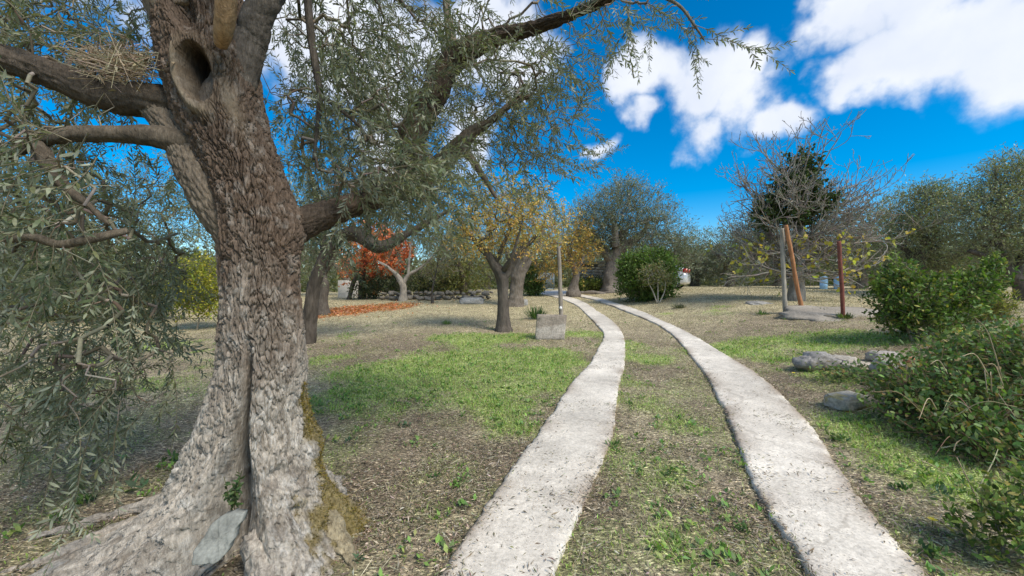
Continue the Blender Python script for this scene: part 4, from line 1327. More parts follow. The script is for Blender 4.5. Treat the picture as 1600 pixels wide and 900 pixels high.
# fruit tree with orange foliage in front
b0 = G1(787, 517)
tree('persimmon_tree', 'fruit tree with dark grooved trunk and orange yellow crown near the stone block', b0,
     [[(787, 518, 0, .19), (786, 490, 0, .165), (786, 460, 0, .16), (784, 432, 0, .17), (772, 412, 0, .11), (757, 392, 0, .085), (738, 372, 0, .055), (722, 350, 0, .03)],
      [(786, 438, 0, .12), (802, 412, 0, .09), (812, 392, .1, .075), (832, 376, .1, .05), (850, 350, .1, .03)], [(774, 412, 0, .07), (785, 385, -.2, .05), (800, 350, -.2, .03)], [(760, 395, 0, .05), (745, 360, .2, .035), (735, 330, .2, .02)], [(785, 425, 0, .07), (800, 400, -.4, .05), (815, 350, -.5, .03)]],
     [(760, 345, 55, 45), (810, 335, 60, 40), (790, 300, 60, 22), (735, 375, 35, 30), (845, 350, 45, 35), (820, 380, 40, 22), (770, 375, 45, 20)], 800, 9, .095, .036,
     [(.62, .37, .11), (.68, .46, .14), (.52, .38, .12), (.40, .36, .14), (.30, .29, .12), (.66, .37, .12), (.46, .40, .17)], None, (.105, .088, .072), .35, .25, M_AUTUMN, 150, .006, .0035, stem=(.25, .2, .14))
b0 = G1(806, 478)
tree('olive_tree', 'old olive with pale deeply fluted trunk just behind the orange fruit tree', b0,
     [[(806, 479, 0, .33), (807, 455, 0, .29), (810, 430, 0, .30), (815, 405, 0, .26), (820, 370, 0, .2)], [(812, 430, 0, .2), (835, 395, 0, .12), (850, 360, 0, .08)], [(808, 430, 0, .2), (790, 390, 0, .12)]],
     [(790, 350, 60, 50), (830, 350, 50, 50), (740, 360, 50, 50)], 700, 9, .14, .035, OLF, 'olive trees of the grove', (.16, .135, .108), .5, .3, None, 60, tamp=.09)
b0 = on_ground(897, 22.5)
tree('persimmon_tree', 'smaller yellow orange tree leaning beside the old wall', b0,
     [[(896, 458, 0, .30), (897, 445, 0, .22), (900, 428, 0, .18), (893, 405, 0, .13), (880, 380, 0, .08)], [(900, 428, 0, .13), (912, 400, 0, .09)]],
     [(880, 370, 45, 45), (910, 385, 28, 26), (850, 400, 30, 35), (895, 410, 35, 22), (860, 430, 18, 14)], 620, 9, .16, .055, [(.46, .32, .09), (.48, .34, .10), (.34, .25, .07), (.40, .20, .05), (.25, .22, .07)], None, (.17, .145, .12), .45, .25, M_AUTUMN, 70, jit=.22)
# big olive at the bend
b0 = G1(955, 457)
tree('olive_tree', 'big round crowned olive with thick pale trunk at the bend of the drive', b0,
     [[(958, 458, 0, .62), (958, 442, 0, .55), (958, 425, 0, .50), (960, 405, 0, .46), (968, 385, 0, .34), (975, 360, 0, .22)], [(955, 405, 0, .32), (938, 385, 0, .24), (925, 360, 0, .16)], [(965, 395, 0, .28), (995, 372, 0, .2), (1015, 350, 0, .12)], [(962, 385, -.6, .22), (960, 350, -1, .14)],
      [(945, 462, -.6, .16), (928, 457, -.5, .10), (905, 457, -.6, .05)]],
     [(950, 340, 50, 42), (990, 330, 55, 45), (1030, 360, 42, 42), (975, 300, 40, 20), (920, 350, 40, 40), (1050, 390, 30, 30), (990, 380, 50, 28), (940, 385, 40, 22), (1065, 410, 22, 24), (900, 385, 30, 28)], 3300, 9, .17, .040, OLF2, 'olive trees of the grove', (.20, .175, .15), .62, .55, None, 140, .016, .008, tamp=.09)
# olives beyond the car
for k_, (px, Y, bl, lab) in enumerate([
        (1085, 33, [(1080, 400, 40, 38), (1060, 420, 30, 28), (1105, 420, 26, 26)], 'grey olive filling the gap beyond the parked car'),
        (1140, 30, [(1150, 390, 50, 42), (1185, 370, 40, 36), (1130, 420, 36, 30)], 'grey green olive behind the left side of the bare fig'),
        (1345, 24, [(1340, 350, 55, 45), (1310, 380, 45, 40), (1390, 370, 45, 40), (1350, 410, 60, 26)], 'yellowish olive behind the right side of the bare fig'),
        (905, 40, [(890, 400, 50, 46), (930, 410, 40, 36)], 'far olive seen above the old ruined wall'),
        (850, 44, [(845, 400, 50, 44), (810, 410, 40, 34)], 'far olive at the top end of the drive'),
        (760, 38, [(745, 410, 55, 42), (780, 400, 40, 40)], 'far olive between the yellow tree and the fluted trunk'),
        (1215, 34, [(1215, 400, 50, 40)], 'far olive in shade straight behind the ivy column'),
        (620, 34, [(600, 400, 60, 58), (660, 385, 60, 60), (630, 340, 50, 40)], 'dark far olive behind the red maple'),
        (540, 30, [(520, 385, 60, 66), (470, 370, 60, 76), (500, 310, 55, 45)], 'dark far olive left of the red maple'),
        (400, 26, [(400, 385, 75, 80), (330, 370, 60, 80), (360, 300, 70, 50)], 'far olive hidden mostly by the great trunk'),
        (290, 23, [(270, 385, 75, 78), (210, 360, 65, 80), (240, 290, 60, 50)], 'far olive just left of the great trunk behind yellow shrub'),
        (130, 21, [(130, 370, 85, 90), (60, 350, 75, 95), (100, 280, 70, 50)], 'far olive behind the hanging twigs at left'),
        (-20, 18, [(-10, 380, 90, 90), (-90, 370, 80, 90)], 'far olive at the left border behind hanging twigs')]):
    b0 = on_ground(px, Y); yb = 450 - F * (b0[2] - CAMZ) / Y
    cols = OLF2 if k_ in (0, 1) else ([(.17, .17, .08), (.14, .15, .07), (.20, .19, .10)] if k_ == 2 else OLF)
    tree('olive_tree', lab, b0, [[(px, yb, 0, .30), (px + 3, yb - 18, 0, .25), (px - 2, yb - 40, 0, .2), (px + 6, yb - 65, 0, .12)], [(px, yb - 25, 0, .16), (px - 22, yb - 55, 0, .1)], [(px, yb - 28, 0, .16), (px + 24, yb - 52, 0, .1)]],
         bl, 1100, 8, .22, .055, cols, 'olive trees of the grove', (.13, .11, .09), .65, .45, None, 50, .015, .009)
# the dense olives at the right
b0 = on_ground(1432, 17.5); yb = 450 - F * (b0[2] - CAMZ) / b0[1]
tree('olive_tree', 'dense olive with dark upright trunk behind the laurel shrub', b0, [[(1430, yb, 0, .28), (1432, 425, 0, .24), (1435, 400, 0, .2), (1445, 370, 0, .14)], [(1434, 415, 0, .15), (1410, 385, 0, .1)], [(1434, 410, 0, .15), (1470, 380, 0, .1)]],
     [(1440, 335, 48, 42), (1420, 375, 40, 32), (1480, 350, 50, 50), (1450, 310, 30, 20), (1500, 395, 40, 25), (1400, 415, 30, 16), (1470, 415, 40, 16)], 2300, 9, .14, .034, OLR, 'olive trees of the grove', (.11, .095, .08), .55, .45, None, 110, .010, .006)
b0 = on_ground(1592, 14); yb = 450 - F * (b0[2] - CAMZ) / b0[1]
tree('olive_tree', 'dense olive with slanting trunk at the right border', b0, [[(1600, yb, 0, .2), (1590, 440, 0, .17), (1572, 420, 0, .15), (1550, 405, 0, .13), (1515, 392, 0, .09)], [(1585, 432, 0, .14), (1600, 400, 0, .12), (1620, 360, 0, .1)], [(1575, 422, 0, .12), (1560, 380, .2, .1), (1555, 340, .2, .07)]],
     [(1540, 340, 52, 48), (1590, 310, 60, 55), (1600, 370, 60, 45), (1560, 275, 30, 20), (1640, 300, 70, 60), (1590, 255, 25, 18), (1540, 390, 40, 22), (1600, 405, 40, 16)], 2600, 9, .12, .030, OLR, 'olive trees of the grove', (.10, .085, .07), .5, .55, None, 120, .010, .005)


# low wooded ridge behind everything
ua = np.linspace(-1.75, 1.75, 160); ur = np.array([58, 62, 68, 78, 95, 140.]); uz = np.array([-.2, 1.6, 3.0, 4.0, 4.4, 3.0])
A_, R_ = np.meshgrid(ua, ur)
xr, yr = R_ * np.sin(A_), R_ * np.cos(A_)
zr = terrain(xr, yr) + np.repeat(uz[:, None], len(ua), 1) * (.75 + .5 * fbm2(A_ * 7, R_ * .05, 4, 3))
g = Geo(); g.add(np.stack([xr, yr, zr], -1).reshape(-1, 3), None, np.stack([np.arange(5)[:, None] * 160 + np.arange(159)[None], np.arange(5)[:, None] * 160 + np.arange(159)[None] + 1, (np.arange(5)[:, None] + 1) * 160 + np.arange(159)[None] + 1, (np.arange(5)[:, None] + 1) * 160 + np.arange(159)[None]], -1).reshape(-1, 4),
      np.array([.10, .11, .065]) * (.6 + .8 * fbm2(xr * .5, yr * .5, 3, 2).reshape(-1, 1)))
g.build('hill', M_STONE, kind='structure')
# the wood that closes the view all round
n = 52000
azw = rng.uniform(-1.5, 1.5, n); Rw = rng.uniform(46, 60, n)
xw, yw = Rw * np.sin(azw), Rw * np.cos(azw)
top = 3.0 + 3.2 * fbm2(azw * 9, azw * 0, 4, 6)
zw = terrain(xw, yw) + top * (1 - (1 - rng.random(n)) ** 1.0)
gl = Geo()
leaves(gl, np.stack([xw, yw, zw], 1), rand_dirs(n), norm(rng.normal(0, .7, (n, 3)) + np.array([0, 0, .8])), rng.uniform(.4, .8, n), rng.uniform(.16, .32, n), palette(n, OLF + [(.20, .19, .08), (.17, .17, .07)], .2), 'diamond')
o = gl.build('distant_wood', M_LEAF, kind='stuff'); tag(o, 'grey green mass of far trees closing the view behind the grove', 'wood')

# ------------------------------------------------------------------ fig tree wrapped in ivy
FY = 14.0
b0 = on_ground(1243, FY)
fig = thing('fig_tree', 'bare fig tree with pale curling branches round a column of ivy', 'tree', b0)
yb = 450 - F * (b0[2] - CAMZ) / FY
g = Geo()
w = np.array([[*P(1243, yb + 4, FY), .26], [*P(1246, 420, FY), .22], [*P(1250, 380, FY), .2], [*P(1248, 330, FY), .16], [*P(1252, 280, FY), .1]])
c_ = catmull(w, 60); tube(g, c_[:, :3], c_[:, 3], 20, .02, 9, .25, 5, colfn=barkcol((.25, .23, .20), .6, 3, 5), lump=.25)
g.build('trunk', M_BARK2, fig)


def curly(start, d, L, r, level, out, upc):
    """a fig branch: sweeps outwards, then curls up at the end"""
    n_ = 9 if level < 2 else 6
    p = start.copy(); pts = [p.copy()]; d = d / np.linalg.norm(d)
    drift = rng.normal(0, .10, 3)
    for s in range(n_):
        f = s / n_
        d = d + drift * .5 + rng.normal(0, .10, 3) + np.array([0, 0, upc * (f ** 1.3) * .42])
        d /= np.linalg.norm(d)
        p = p + d * L / n_; pts.append(p.copy())
    pts = np.array(pts)
    rad = np.linspace(r, max(r * .42, .008), len(pts))
    out.append((pts, rad))
    if level < 3:
        for _ in range({0: 5, 1: 3, 2: 2}[level]):
            kk = rng.integers(2, len(pts) - 1)
            t_ = norm(pts[kk] - pts[kk - 1])
            dd = norm(t_ * .8 + rng.normal(0, .55, 3) + np.array([0, 0, .15]))
            curly(pts[kk], dd, L * rng.uniform(.32, .58), rad[kk] * .68, level + 1, out, upc)


outs = []
for k_ in range(84):
    az = k_ * 2.399 + rng.normal(0, .2); el = rng.uniform(-.45, 1.2)
    dv = np.array([math.cos(az) * math.cos(el) * 1.7, math.sin(az) * math.cos(el) * .8, math.sin(el)])
    s0 = P(1246 + rng.uniform(-14, 14), rng.uniform(300, 440), FY + rng.uniform(-.2, .2))
    curly(s0, dv, rng.uniform(1.7, 3.0) * (1 if el > .1 else .95), .034, 0, outs, .62 if el > 0 else .35)
for k_ in range(44):
    az = k_ * 2.399; el = rng.uniform(-.35, .35)
    curly(P(1246 + rng.uniform(-50, 50), rng.uniform(345, 440), FY + rng.uniform(-.4, .4)), np.array([math.cos(az) * 1.6, math.sin(az) * .8, math.sin(el)]), rng.uniform(1.2, 2.2), .026, 1, outs, .25)
g = Geo()
for pts, rad in outs:
    z_ok = pts[:, 2] > terrain(pts[:, 0], pts[:, 1]) + .02
    if not z_ok.all():
        n_ok = int(np.argmin(z_ok)) if not z_ok[0] else int(np.argmin(z_ok))
        pts, rad = pts[:max(n_ok, 2)], rad[:max(n_ok, 2)]
    frusta(g, pts[:-1], pts[1:], rad[:-1], rad[1:], 5, palette(len(pts) - 1, [(.25, .225, .19), (.20, .18, .15), (.31, .28, .24)], .08))
g.build('branches', M_TWIG, fig, kind='stuff')
tipp = np.array([pts[-1] for pts, _ in outs])
sel = (tipp[:, 2] < P(0, 370, FY)[2]) & (rng.random(len(tipp)) < .16)
g = Geo(); tp = tipp[sel]; n = len(tp)
for _ in range(2):
    leaves(g, tp + rng.normal(0, .05, (n, 3)), rng.normal(0, .6, (n, 3)) + np.array([0, 0, -.4]), rand_dirs(n), rng.uniform(.12, .2, n), rng.uniform(.10, .16, n), palette(n, [(.42, .36, .05), (.36, .36, .07), (.30, .33, .08), (.48, .38, .08)], .15), 'hex', .12)
g.build('foliage', M_AUTUMN, fig, kind='stuff')
ivy = thing('ivy', 'dark green ivy climbing the column in the middle of the bare fig', 'plant', b0 + np.array([0, -.3, 0]))
tips, ctr = ell_tips([(1254, 258, 28, 20), (1243, 290, 36, 24), (1215, 322, 26, 22), (1280, 312, 30, 20), (1250, 335, 34, 14), (1195, 340, 20, 16)], FY - .30, 1050, .75, .55)
gl, gs = Geo(), Geo()
shoots(gl, gs, tips, ctr, .22, 7, .10, .085, [(.045, .075, .026), (.06, .095, .03), (.035, .058, .022), (.08, .115, .04)], .0, 1.0, (.2, .17, .12), .005, 'hex', .2)
gl.build('foliage', M_LEAF, ivy, kind='stuff'); gs.build('stems', M_TWIG, ivy, kind='stuff')


# ------------------------------------------------------------------ shrubs
def shrub(name, label, cat, base, blobs, nsh, k, ll, lw, cols, L=.25, upb=.4, shape='hex', mat=None, stems=None, group=None, dscale=1., spread=.8, p=.4, sr=.004, jit=.2, ntip=40, bark=(.22, .19, .14), r_tip=.004, tipfn=None):
    t = thing(name, label, cat, base, group)
    Y = base[1]
    tips, ctr = ell_tips(blobs, Y, nsh, dscale, p)
    gr = terrain(tips[:, 0], tips[:, 1]) + .03
    ok = tips[:, 2] > gr
    tips, ctr = tips[ok], ctr[ok]
    gl, gs = Geo(), Geo()
    shoots(gl, gs, tips, ctr, L, k, ll, lw, cols, upb, spread, bark, sr, shape, jit)
    nodes = [(np.asarray(base, float) + np.array([rng.normal(0, .05), rng.normal(0, .05), .0]), .02) for _ in range(4)]
    for st in (stems or []):
        w = np.array([[*P(q[0], q[1], Y + q[2]), q[3]] for q in st])
        c_ = catmull(w, 16)
        tube(gs, c_[:, :3], c_[:, 3], 8, 0, col=bark)
        nodes += [(q[:3], q[3]) for q in c_[4::3]]
    sel = rng.choice(len(tips), min(ntip, len(tips)), replace=False)
    a, b, ra, rb = grow_network(nodes, list(tips[sel]), r_tip, cap_r=.03)
    frusta(gs, a, b, ra, rb, 5, bark)
    gs.build('stems', M_TWIG, t, kind='stuff')
    gl.build('foliage', mat or M_LEAF, t, kind='stuff')
    return t


b0 = G1(1010, 469)
shrub('round_bush', 'clipped round dark green bush beside the drive hiding the car', 'shrub', b0, [(1010, 430, 40, 36), (1000, 445, 34, 24), (1025, 420, 30, 28), (1030, 445, 24, 22), (990, 425, 22, 28)], 2600, 7, .12, .06,
      [(.085, .15, .028), (.11, .185, .035), (.065, .115, .024), (.15, .22, .045)], .28, .2, p=.3)
b0 = G1(1027, 474)
shrub('small_shrub', 'sparse shrub with bare pale legs in front of the round bush', 'shrub', b0, [(1022, 435, 18, 16), (1030, 425, 16, 12), (1012, 428, 12, 12), (1038, 438, 12, 12)], 210, 6, .10, .045, [(.17, .19, .07), (.21, .21, .09), (.28, .22, .10), (.13, .16, .06)], .25, .4,
      stems=[[(1027, 474, 0, .03), (1020, 455, 0, .025), (1012, 440, 0, .015)], [(1028, 474, 0, .03), (1028, 450, 0, .025), (1028, 432, 0, .015)], [(1030, 474, 0, .03), (1038, 456, 0, .022), (1040, 440, 0, .015)]], bark=(.36, .33, .27))
b0 = G1(925, 458)
shrub('low_hedge', 'low yellow green hedge at the foot of the old wall', 'shrub', b0, [(915, 447, 20, 9), (935, 446, 16, 9), (900, 450, 10, 6)], 420, 7, .14, .06, [(.16, .20, .045), (.21, .23, .06), (.12, .16, .035)], .3, .5)
b0 = G1(830, 462)
shrub('green_bush', 'dark green bush by the fluted olive trunk left of the drive', 'shrub', b0, [(828, 440, 16, 24), (838, 450, 10, 12)], 420, 7, .15, .07, [(.07, .12, .03), (.10, .16, .04), (.05, .09, .025)], .3, .3)
b0 = on_ground(590, 24)
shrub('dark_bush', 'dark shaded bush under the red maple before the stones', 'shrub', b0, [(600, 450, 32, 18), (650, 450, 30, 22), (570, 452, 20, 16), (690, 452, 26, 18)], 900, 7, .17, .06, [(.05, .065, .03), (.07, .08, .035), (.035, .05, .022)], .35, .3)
b0 = on_ground(310, 13.)
shrub('yellow_shrub', 'yellow green shrub glowing just left of the great trunk', 'shrub', b0, [(312, 440, 32, 40), (325, 465, 28, 26), (295, 465, 24, 26)], 850, 7, .10, .045, [(.34, .32, .035), (.28, .29, .035), (.20, .24, .035), (.40, .34, .04)], .25, .3)
b0 = on_ground(200, 15)
shrub('left_hedge', 'olive green hedge at the far left edge of the lawn', 'shrub', b0, [(240, 470, 40, 24), (170, 470, 50, 30), (90, 475, 50, 34), (20, 470, 50, 40)], 1600, 7, .13, .05, [(.13, .14, .06), (.17, .17, .07), (.10, .11, .05)], .35, .4)

# laurel with its tall shoots
b0 = G1(1432, 532)
laurel = shrub('laurel_shrub', 'leafy bright green laurel shrub with tall upright shoots', 'shrub', b0, [(1420, 475, 42, 32), (1465, 475, 42, 32), (1432, 502, 40, 24), (1505, 460, 34, 22), (1408, 440, 20, 24), (1545, 432, 14, 22), (1528, 450, 22, 18), (1400, 498, 20, 18), (1470, 500, 28, 16), (1395, 455, 18, 18)], 1150, 8, .085, .036,
               [(.085, .155, .025), (.115, .195, .035), (.06, .11, .02), (.17, .24, .05), (.045, .08, .018), (.085, .15, .03), (.26, .25, .07), (.075, .13, .03)], .22, .75, p=.35, ntip=120, r_tip=.005,
               stems=[[(1425, 534, 0, .025), (1415, 500, 0, .02), (1408, 440, 0, .012), (1398, 390, 0, .004)], [(1440, 534, 0, .025), (1450, 500, 0, .02), (1500, 460, 0, .012), (1555, 400, 0, .004)], [(1432, 534, 0, .025), (1438, 500, 0, .02), (1450, 450, 0, .01)], [(1448, 532, 0, .02), (1460, 500, 0, .015), (1490, 470, 0, .01)]])
gl = Geo()
for (x0, y0, x1, y1) in ((1412, 455, 1398, 388), (1420, 460, 1410, 410), (1540, 430, 1556, 396), (1550, 445, 1566, 420), (1376, 470, 1366, 440), (1455, 455, 1460, 432), (1490, 450, 1500, 428), (1425, 455, 1428, 405), (1404, 440, 1392, 400), (1530, 440, 1538, 404), (1560, 430, 1570, 405)):
    n = 70; f = rng.random(n); p_ = P(x0, y0, b0[1]) * (1 - f)[:, None] + P(x1, y1, b0[1]) * f[:, None]
    leaves(gl, p_ + rng.normal(0, .02, (n, 3)), rng.normal(0, .7, (n, 3)) + np.array([0, 0, .8]), rand_dirs(n) + np.array([0, 0, .6]), rng.uniform(.05, .09, n), rng.uniform(.02, .035, n), palette(n, [(.16, .23, .04), (.20, .27, .05), (.12, .18, .03)], .15), 'hex', .1)
gl.build('shoot_leaves', M_LEAF, laurel, kind='stuff')
b0 = G1(1545, 508)
shrub('yellow_tuft', 'yellowing feathery shrub right of the laurel', 'shrub', b0, [(1545, 485, 22, 20), (1535, 495, 20, 14)], 420, 7, .09, .018, [(.26, .25, .06), (.32, .28, .08), (.20, .21, .05)], .3, .8)

# brambles
BR = [(.085, .15, .042), (.115, .19, .052), (.065, .11, .036), (.16, .24, .075), (.11, .17, .08), (.19, .24, .09), (.10, .15, .045), (.14, .21, .06), (.26, .19, .08)]
b0 = G1(1500, 690)
shrub('bramble_thicket', 'sprawling dark bramble thicket on the bank at the right border', 'plant', b0,
      [(1480, 610, 110, 46, .5), (1560, 580, 80, 60, .8), (1560, 660, 90, 50, .1), (1440, 645, 60, 26, .4), (1500, 680, 70, 30, 0), (1610, 600, 70, 80, .4), (1590, 730, 60, 50, -.4), (1580, 555, 60, 36, 1.2), (1500, 570, 60, 28, 1.2), (1545, 720, 50, 22, -.3)], 2500, 8, .054, .032, BR, .24, .45, p=.5, ntip=200, r_tip=.0026, bark=(.24, .16, .11), sr=.0026, dscale=.7, jit=.24)
b0 = G1(1580, 880)
shrub('leafy_weeds', 'bright green leafy weeds in the lower right corner', 'plant', b0, [(1580, 850, 50, 40), (1550, 885, 40, 20), (1610, 800, 40, 50)], 240, 7, .040, .021, [(.13, .20, .04), (.17, .24, .05), (.09, .15, .03), (.21, .26, .07), (.30, .27, .08), (.08, .13, .04)], .13, .7, sr=.0016, ntip=40, r_tip=.0018)
b0 = G1(1330, 590)
shrub('low_brambles', 'low bramble runners creeping round the rubble stones', 'plant', b0, [(1300, 585, 24, 10), (1350, 590, 40, 12, -.2), (1390, 600, 40, 16, -.3), (1420, 620, 40, 18, -.6)], 330, 6, .048, .026, BR, .16, .3, sr=.002, ntip=40, r_tip=.002)
# dry canes poking out of the thicket
g = Geo()
for (x0, y0, x1, y1, Y, r_) in ((1556, 715, 1538, 575, 3.4, .006), (1600, 700, 1560, 615, 3.3, .005), (1540, 852, 1495, 715, 2.35, .006), (1470, 700, 1526, 672, 3.2, .006), (1490, 705, 1530, 680, 3.1, .005), (1335, 645, 1385, 627, 4.3, .006), (1475, 860, 1530, 820, 2.2, .004),
                                (1440, 720, 1480, 740, 2.9, .004), (1590, 850, 1570, 740, 2.3, .004), (1500, 640, 1512, 600, 4., .004), (1530, 760, 1560, 700, 2.7, .004), (1400, 700, 1450, 735, 3.0, .003), (1590, 800, 1560, 770, 2.5, .003), (1480, 560, 1478, 500, 7.8, .012), (1452, 540, 1446, 500, 8.4, .012)):
    q0, q1 = P(x0, y0, Y), P(x1, y1, Y + rng.uniform(-.1, .15)); mid = (q0 + q1) / 2 + rng.normal(0, .03, 3)
    c_ = catmull(np.array([q0, mid, q1]), 10); tube(g, c_, np.linspace(r_, r_ * .5, 10), 6, col=palette(1, [(.45, .38, .25), (.38, .31, .2)], .1)[0])
for _ in range(34):
    Y_ = rng.uniform(3.0, 4.6); q0 = P(rng.uniform(1400, 1600), rng.uniform(580, 700), Y_)
    q0[2] = max(q0[2], float(terrain(q0[0], q0[1])) + .1)
    dv = norm(np.array([rng.normal(-.3, .8), rng.normal(-.5, .4), rng.uniform(.1, .9)])); l_ = rng.uniform(.3, .75)
    c_ = catmull(np.array([q0, q0 + dv * l_ * .5 + (0, 0, .04), q0 + dv * l_ + np.array([0, 0, -.22 * l_])]), 10)
    tube(g, c_, np.linspace(.0045, .002, 10), 5, col=palette(1, [(.42, .34, .22), (.30, .20, .13), (.36, .31, .2)], .1)[0])
o = g.build('dry_canes', M_TWIG, kind='stuff'); tag(o, 'pale dry canes and stalks poking out of the bramble bank', 'dry canes')

# ------------------------------------------------------------------ stones
_bm = bmesh.new(); bmesh.ops.create_icosphere(_bm, subdivisions=4, radius=1.0)
ICO_V = np.array([v.co[:] for v in _bm.verts]); ICO_F = np.array([[v.index for v in f.verts] for f in _bm.faces]); _bm.free()
_bm = bmesh.new(); bmesh.ops.create_icosphere(_bm, subdivisions=2, radius=1.0)
ICO2_V = np.array([v.co[:] for v in _bm.verts]); ICO2_F = np.array([[v.index for v in f.verts] for f in _bm.faces]); _bm.free()


def rock_geo(size, seed, col, boxy=.55, fine=True, rot=0., tilt=(0, 0), rough=.22, lichen=None):
    V0, Fc = (ICO_V, ICO_F) if fine else (ICO2_V, ICO2_F)
    v = np.sign(V0) * np.abs(V0) ** boxy
    v = v / np.abs(v).max()
    v = v * (1 + rough * (fbm3(V0[:, 0] * 1.6 + seed, V0[:, 1] * 1.6, V0[:, 2] * 1.6, 4, seed) - .5) * 2)[:, None]
    if fine:
        r1_ = 1 - np.abs(2 * fbm3(V0[:, 0] * 3.5 + seed, V0[:, 1] * 3.5, V0[:, 2] * 5, 3, seed + 2) - 1)
        v = v * (1 + .16 * (r1_ - .7) + .06 * (fbm3(V0[:, 0] * 9, V0[:, 1] * 9, V0[:, 2] * 9, 2, seed) - .5))[:, None]
    v = v * np.array(size) / 2
    R_ = np.array(Matrix.Rotation(rot, 3, 'Z') @ Matrix.Rotation(tilt[0], 3, 'X') @ Matrix.Rotation(tilt[1], 3, 'Y'))
    v = v @ R_.T
    n_ = fbm3(V0[:, 0] * 2.5, V0[:, 1] * 2.5, V0[:, 2] * 2.5 + seed, 4, seed + 4)[:, None]
    c = np.asarray(col) * (.65 + .7 * n_)
    if lichen is not None:
        l_ = sstep(.52, .62, fbm3(V0[:, 0] * 2 + 9, V0[:, 1] * 2, V0[:, 2] * 2 + seed, 3, seed + 8))[:, None] * .7
        c = c * (1 - l_) + np.asarray(lichen) * l_
    g = Geo(); g.add(v, Fc, None, c)
    return g


def stone(name, label, cat, px, py, size, seed, col, sink=.25, group=None, **kw):
    b = G1(px, py)
    g = rock_geo(size, seed, col, **kw)
    o = bpy.data.objects.new(name, g.mesh(name, M_STONE)); COL.objects.link(o)
    o.location = (b[0], b[1], b[2] + size[2] * (.5 - sink))
    return tag(o, label, cat, group)


RG = 'stones of the rubble heap by the bank'
stone('stone', 'rough grey lumpy stone at the left end of the rubble', 'stone', 1275, 577, (.52, .42, .34), 3, (.26, .245, .225), .2, RG, boxy=.8, rough=.5)
stone('stone', 'pale flat stone lying in the middle of the rubble', 'stone', 1345, 580, (.50, .38, .16), 7, (.42, .36, .29), .2, RG, rot=.3)
stone('stone', 'tilted grey beige slab leaning beside the terracotta brick', 'stone', 1400, 592, (.5, .4, .26), 12, (.36, .33, .27), .15, RG, rot=-.4, tilt=(.1, .35))
stone('stone', 'low flat stone with yellow lichen near the drive', 'stone', 1325, 634, (.46, .32, .18), 21, (.36, .34, .29), .2, RG, rot=.25, lichen=(.36, .29, .10))
stone('stone', 'small pale stone behind the terracotta brick', 'stone', 1380, 564, (.4, .3, .2), 23, (.38, .34, .3), .2, RG)
stone('stone', 'beige block stone under the grey lump', 'stone', 1318, 572, (.36, .3, .2), 29, (.40, .36, .30), .2, RG, rot=.7)
stone('brick', 'broken orange terracotta brick on top of the rubble', 'brick', 1425, 582, (.20, .16, .22), 31, (.50, .20, .10), .05, None, rot=.5, boxy=.4, rough=.1)
# slate leaning in the cleft of the trunk
g = Geo()
outl = np.array([(298, 885), (300, 862), (318, 838), (330, 818), (346, 806), (364, 801), (379, 804), (376, 816), (366, 830), (361, 846), (350, 868), (336, 882), (322, 884)], float)
cen = outl.mean(0)
o2 = np.vstack([outl, outl[:1]]); L2 = np.concatenate([[0], np.cumsum(np.linalg.norm(np.diff(o2, axis=0), axis=1))]); t2 = np.linspace(0, L2[-1], 97)[:-1]
ring = np.stack([np.interp(t2, L2, o2[:, kx]) for kx in range(2)], 1) + 2.2 * np.stack([fbm2(t2 * .16, t2 * 0 + kx * 7, 3, 14) - .5 for kx in range(2)], 1)


def slate_y(q):      # leans back against the trunk
    return 1.60 + (885 - q[:, 1]) * .0016


rows = []
for f, off in ((.002, 0), (.2, 0), (.35, 0), (.5, 0), (.65, 0), (.8, 0), (.92, .001), (.98, .004), (1.0, .012), (.98, .04), (.5, .045), (.002, .045)):
    q = cen + (ring - cen) * f
    Yq = slate_y(q) + off
    rows.append(np.stack([(q[:, 0] - 800) / F * slate_y(q), Yq, CAMZ + (450 - q[:, 1]) / F * slate_y(q)], 1) + np.array([0, 1, 0]) * (.022 * (fbm2(q[:, :1] * .05 + q[:, 1:] * .06, q[:, 1:] * .03 - q[:, :1] * .18, 5, 6) - .5)))
V = np.concatenate(rows); k = len(ring); i = np.arange(len(rows) - 1)[:, None] * k; j = np.arange(k)[None]; j2 = (j + 1) % k
g.add(V, None, np.stack([i + j, i + k + j, i + k + j2, i + j2], -1).reshape(-1, 4), np.array([.22, .222, .195]) * (.55 + .9 * fbm2(V[:, 0] * 14 + V[:, 2] * 9, V[:, 2] * 30, 5, 3))[:, None])
o = g.build('slate_slab', M_SLATE); tag(o, 'flat grey slab of stone leaning against the foot of the great olive', 'stone')

# sprouts in the cleft
b0 = P(368, 800, 1.93)
t = thing('sprout', 'small dark green sprout growing in the cleft of the trunk', 'plant', b0)
gl, gs = Geo(), Geo()
for (x1, y1) in ((350, 745), (362, 752), (375, 748), (368, 765), (356, 770), (378, 735)):
    q0 = b0 + rng.normal(0, .01, 3); q1 = P(x1, y1, 1.88); n = 16; f = rng.uniform(.25, 1, n)[:, None]
    frusta(gs, q0[None], q1[None], .003, .0015, 4, (.12, .12, .05))
    leaves(gl, q0 + (q1 - q0) * f, rng.normal(0, .7, (n, 3)) + np.array([0, -.3, .5]), rand_dirs(n) + np.array([0, -.6, .6]), rng.uniform(.02, .04, n), rng.uniform(.01, .016, n), palette(n, [(.05, .085, .03), (.07, .11, .035)], .2), 'hex')
gs.build('stems', M_TWIG, t, kind='stuff'); gl.build('foliage', M_LEAF, t, kind='stuff')

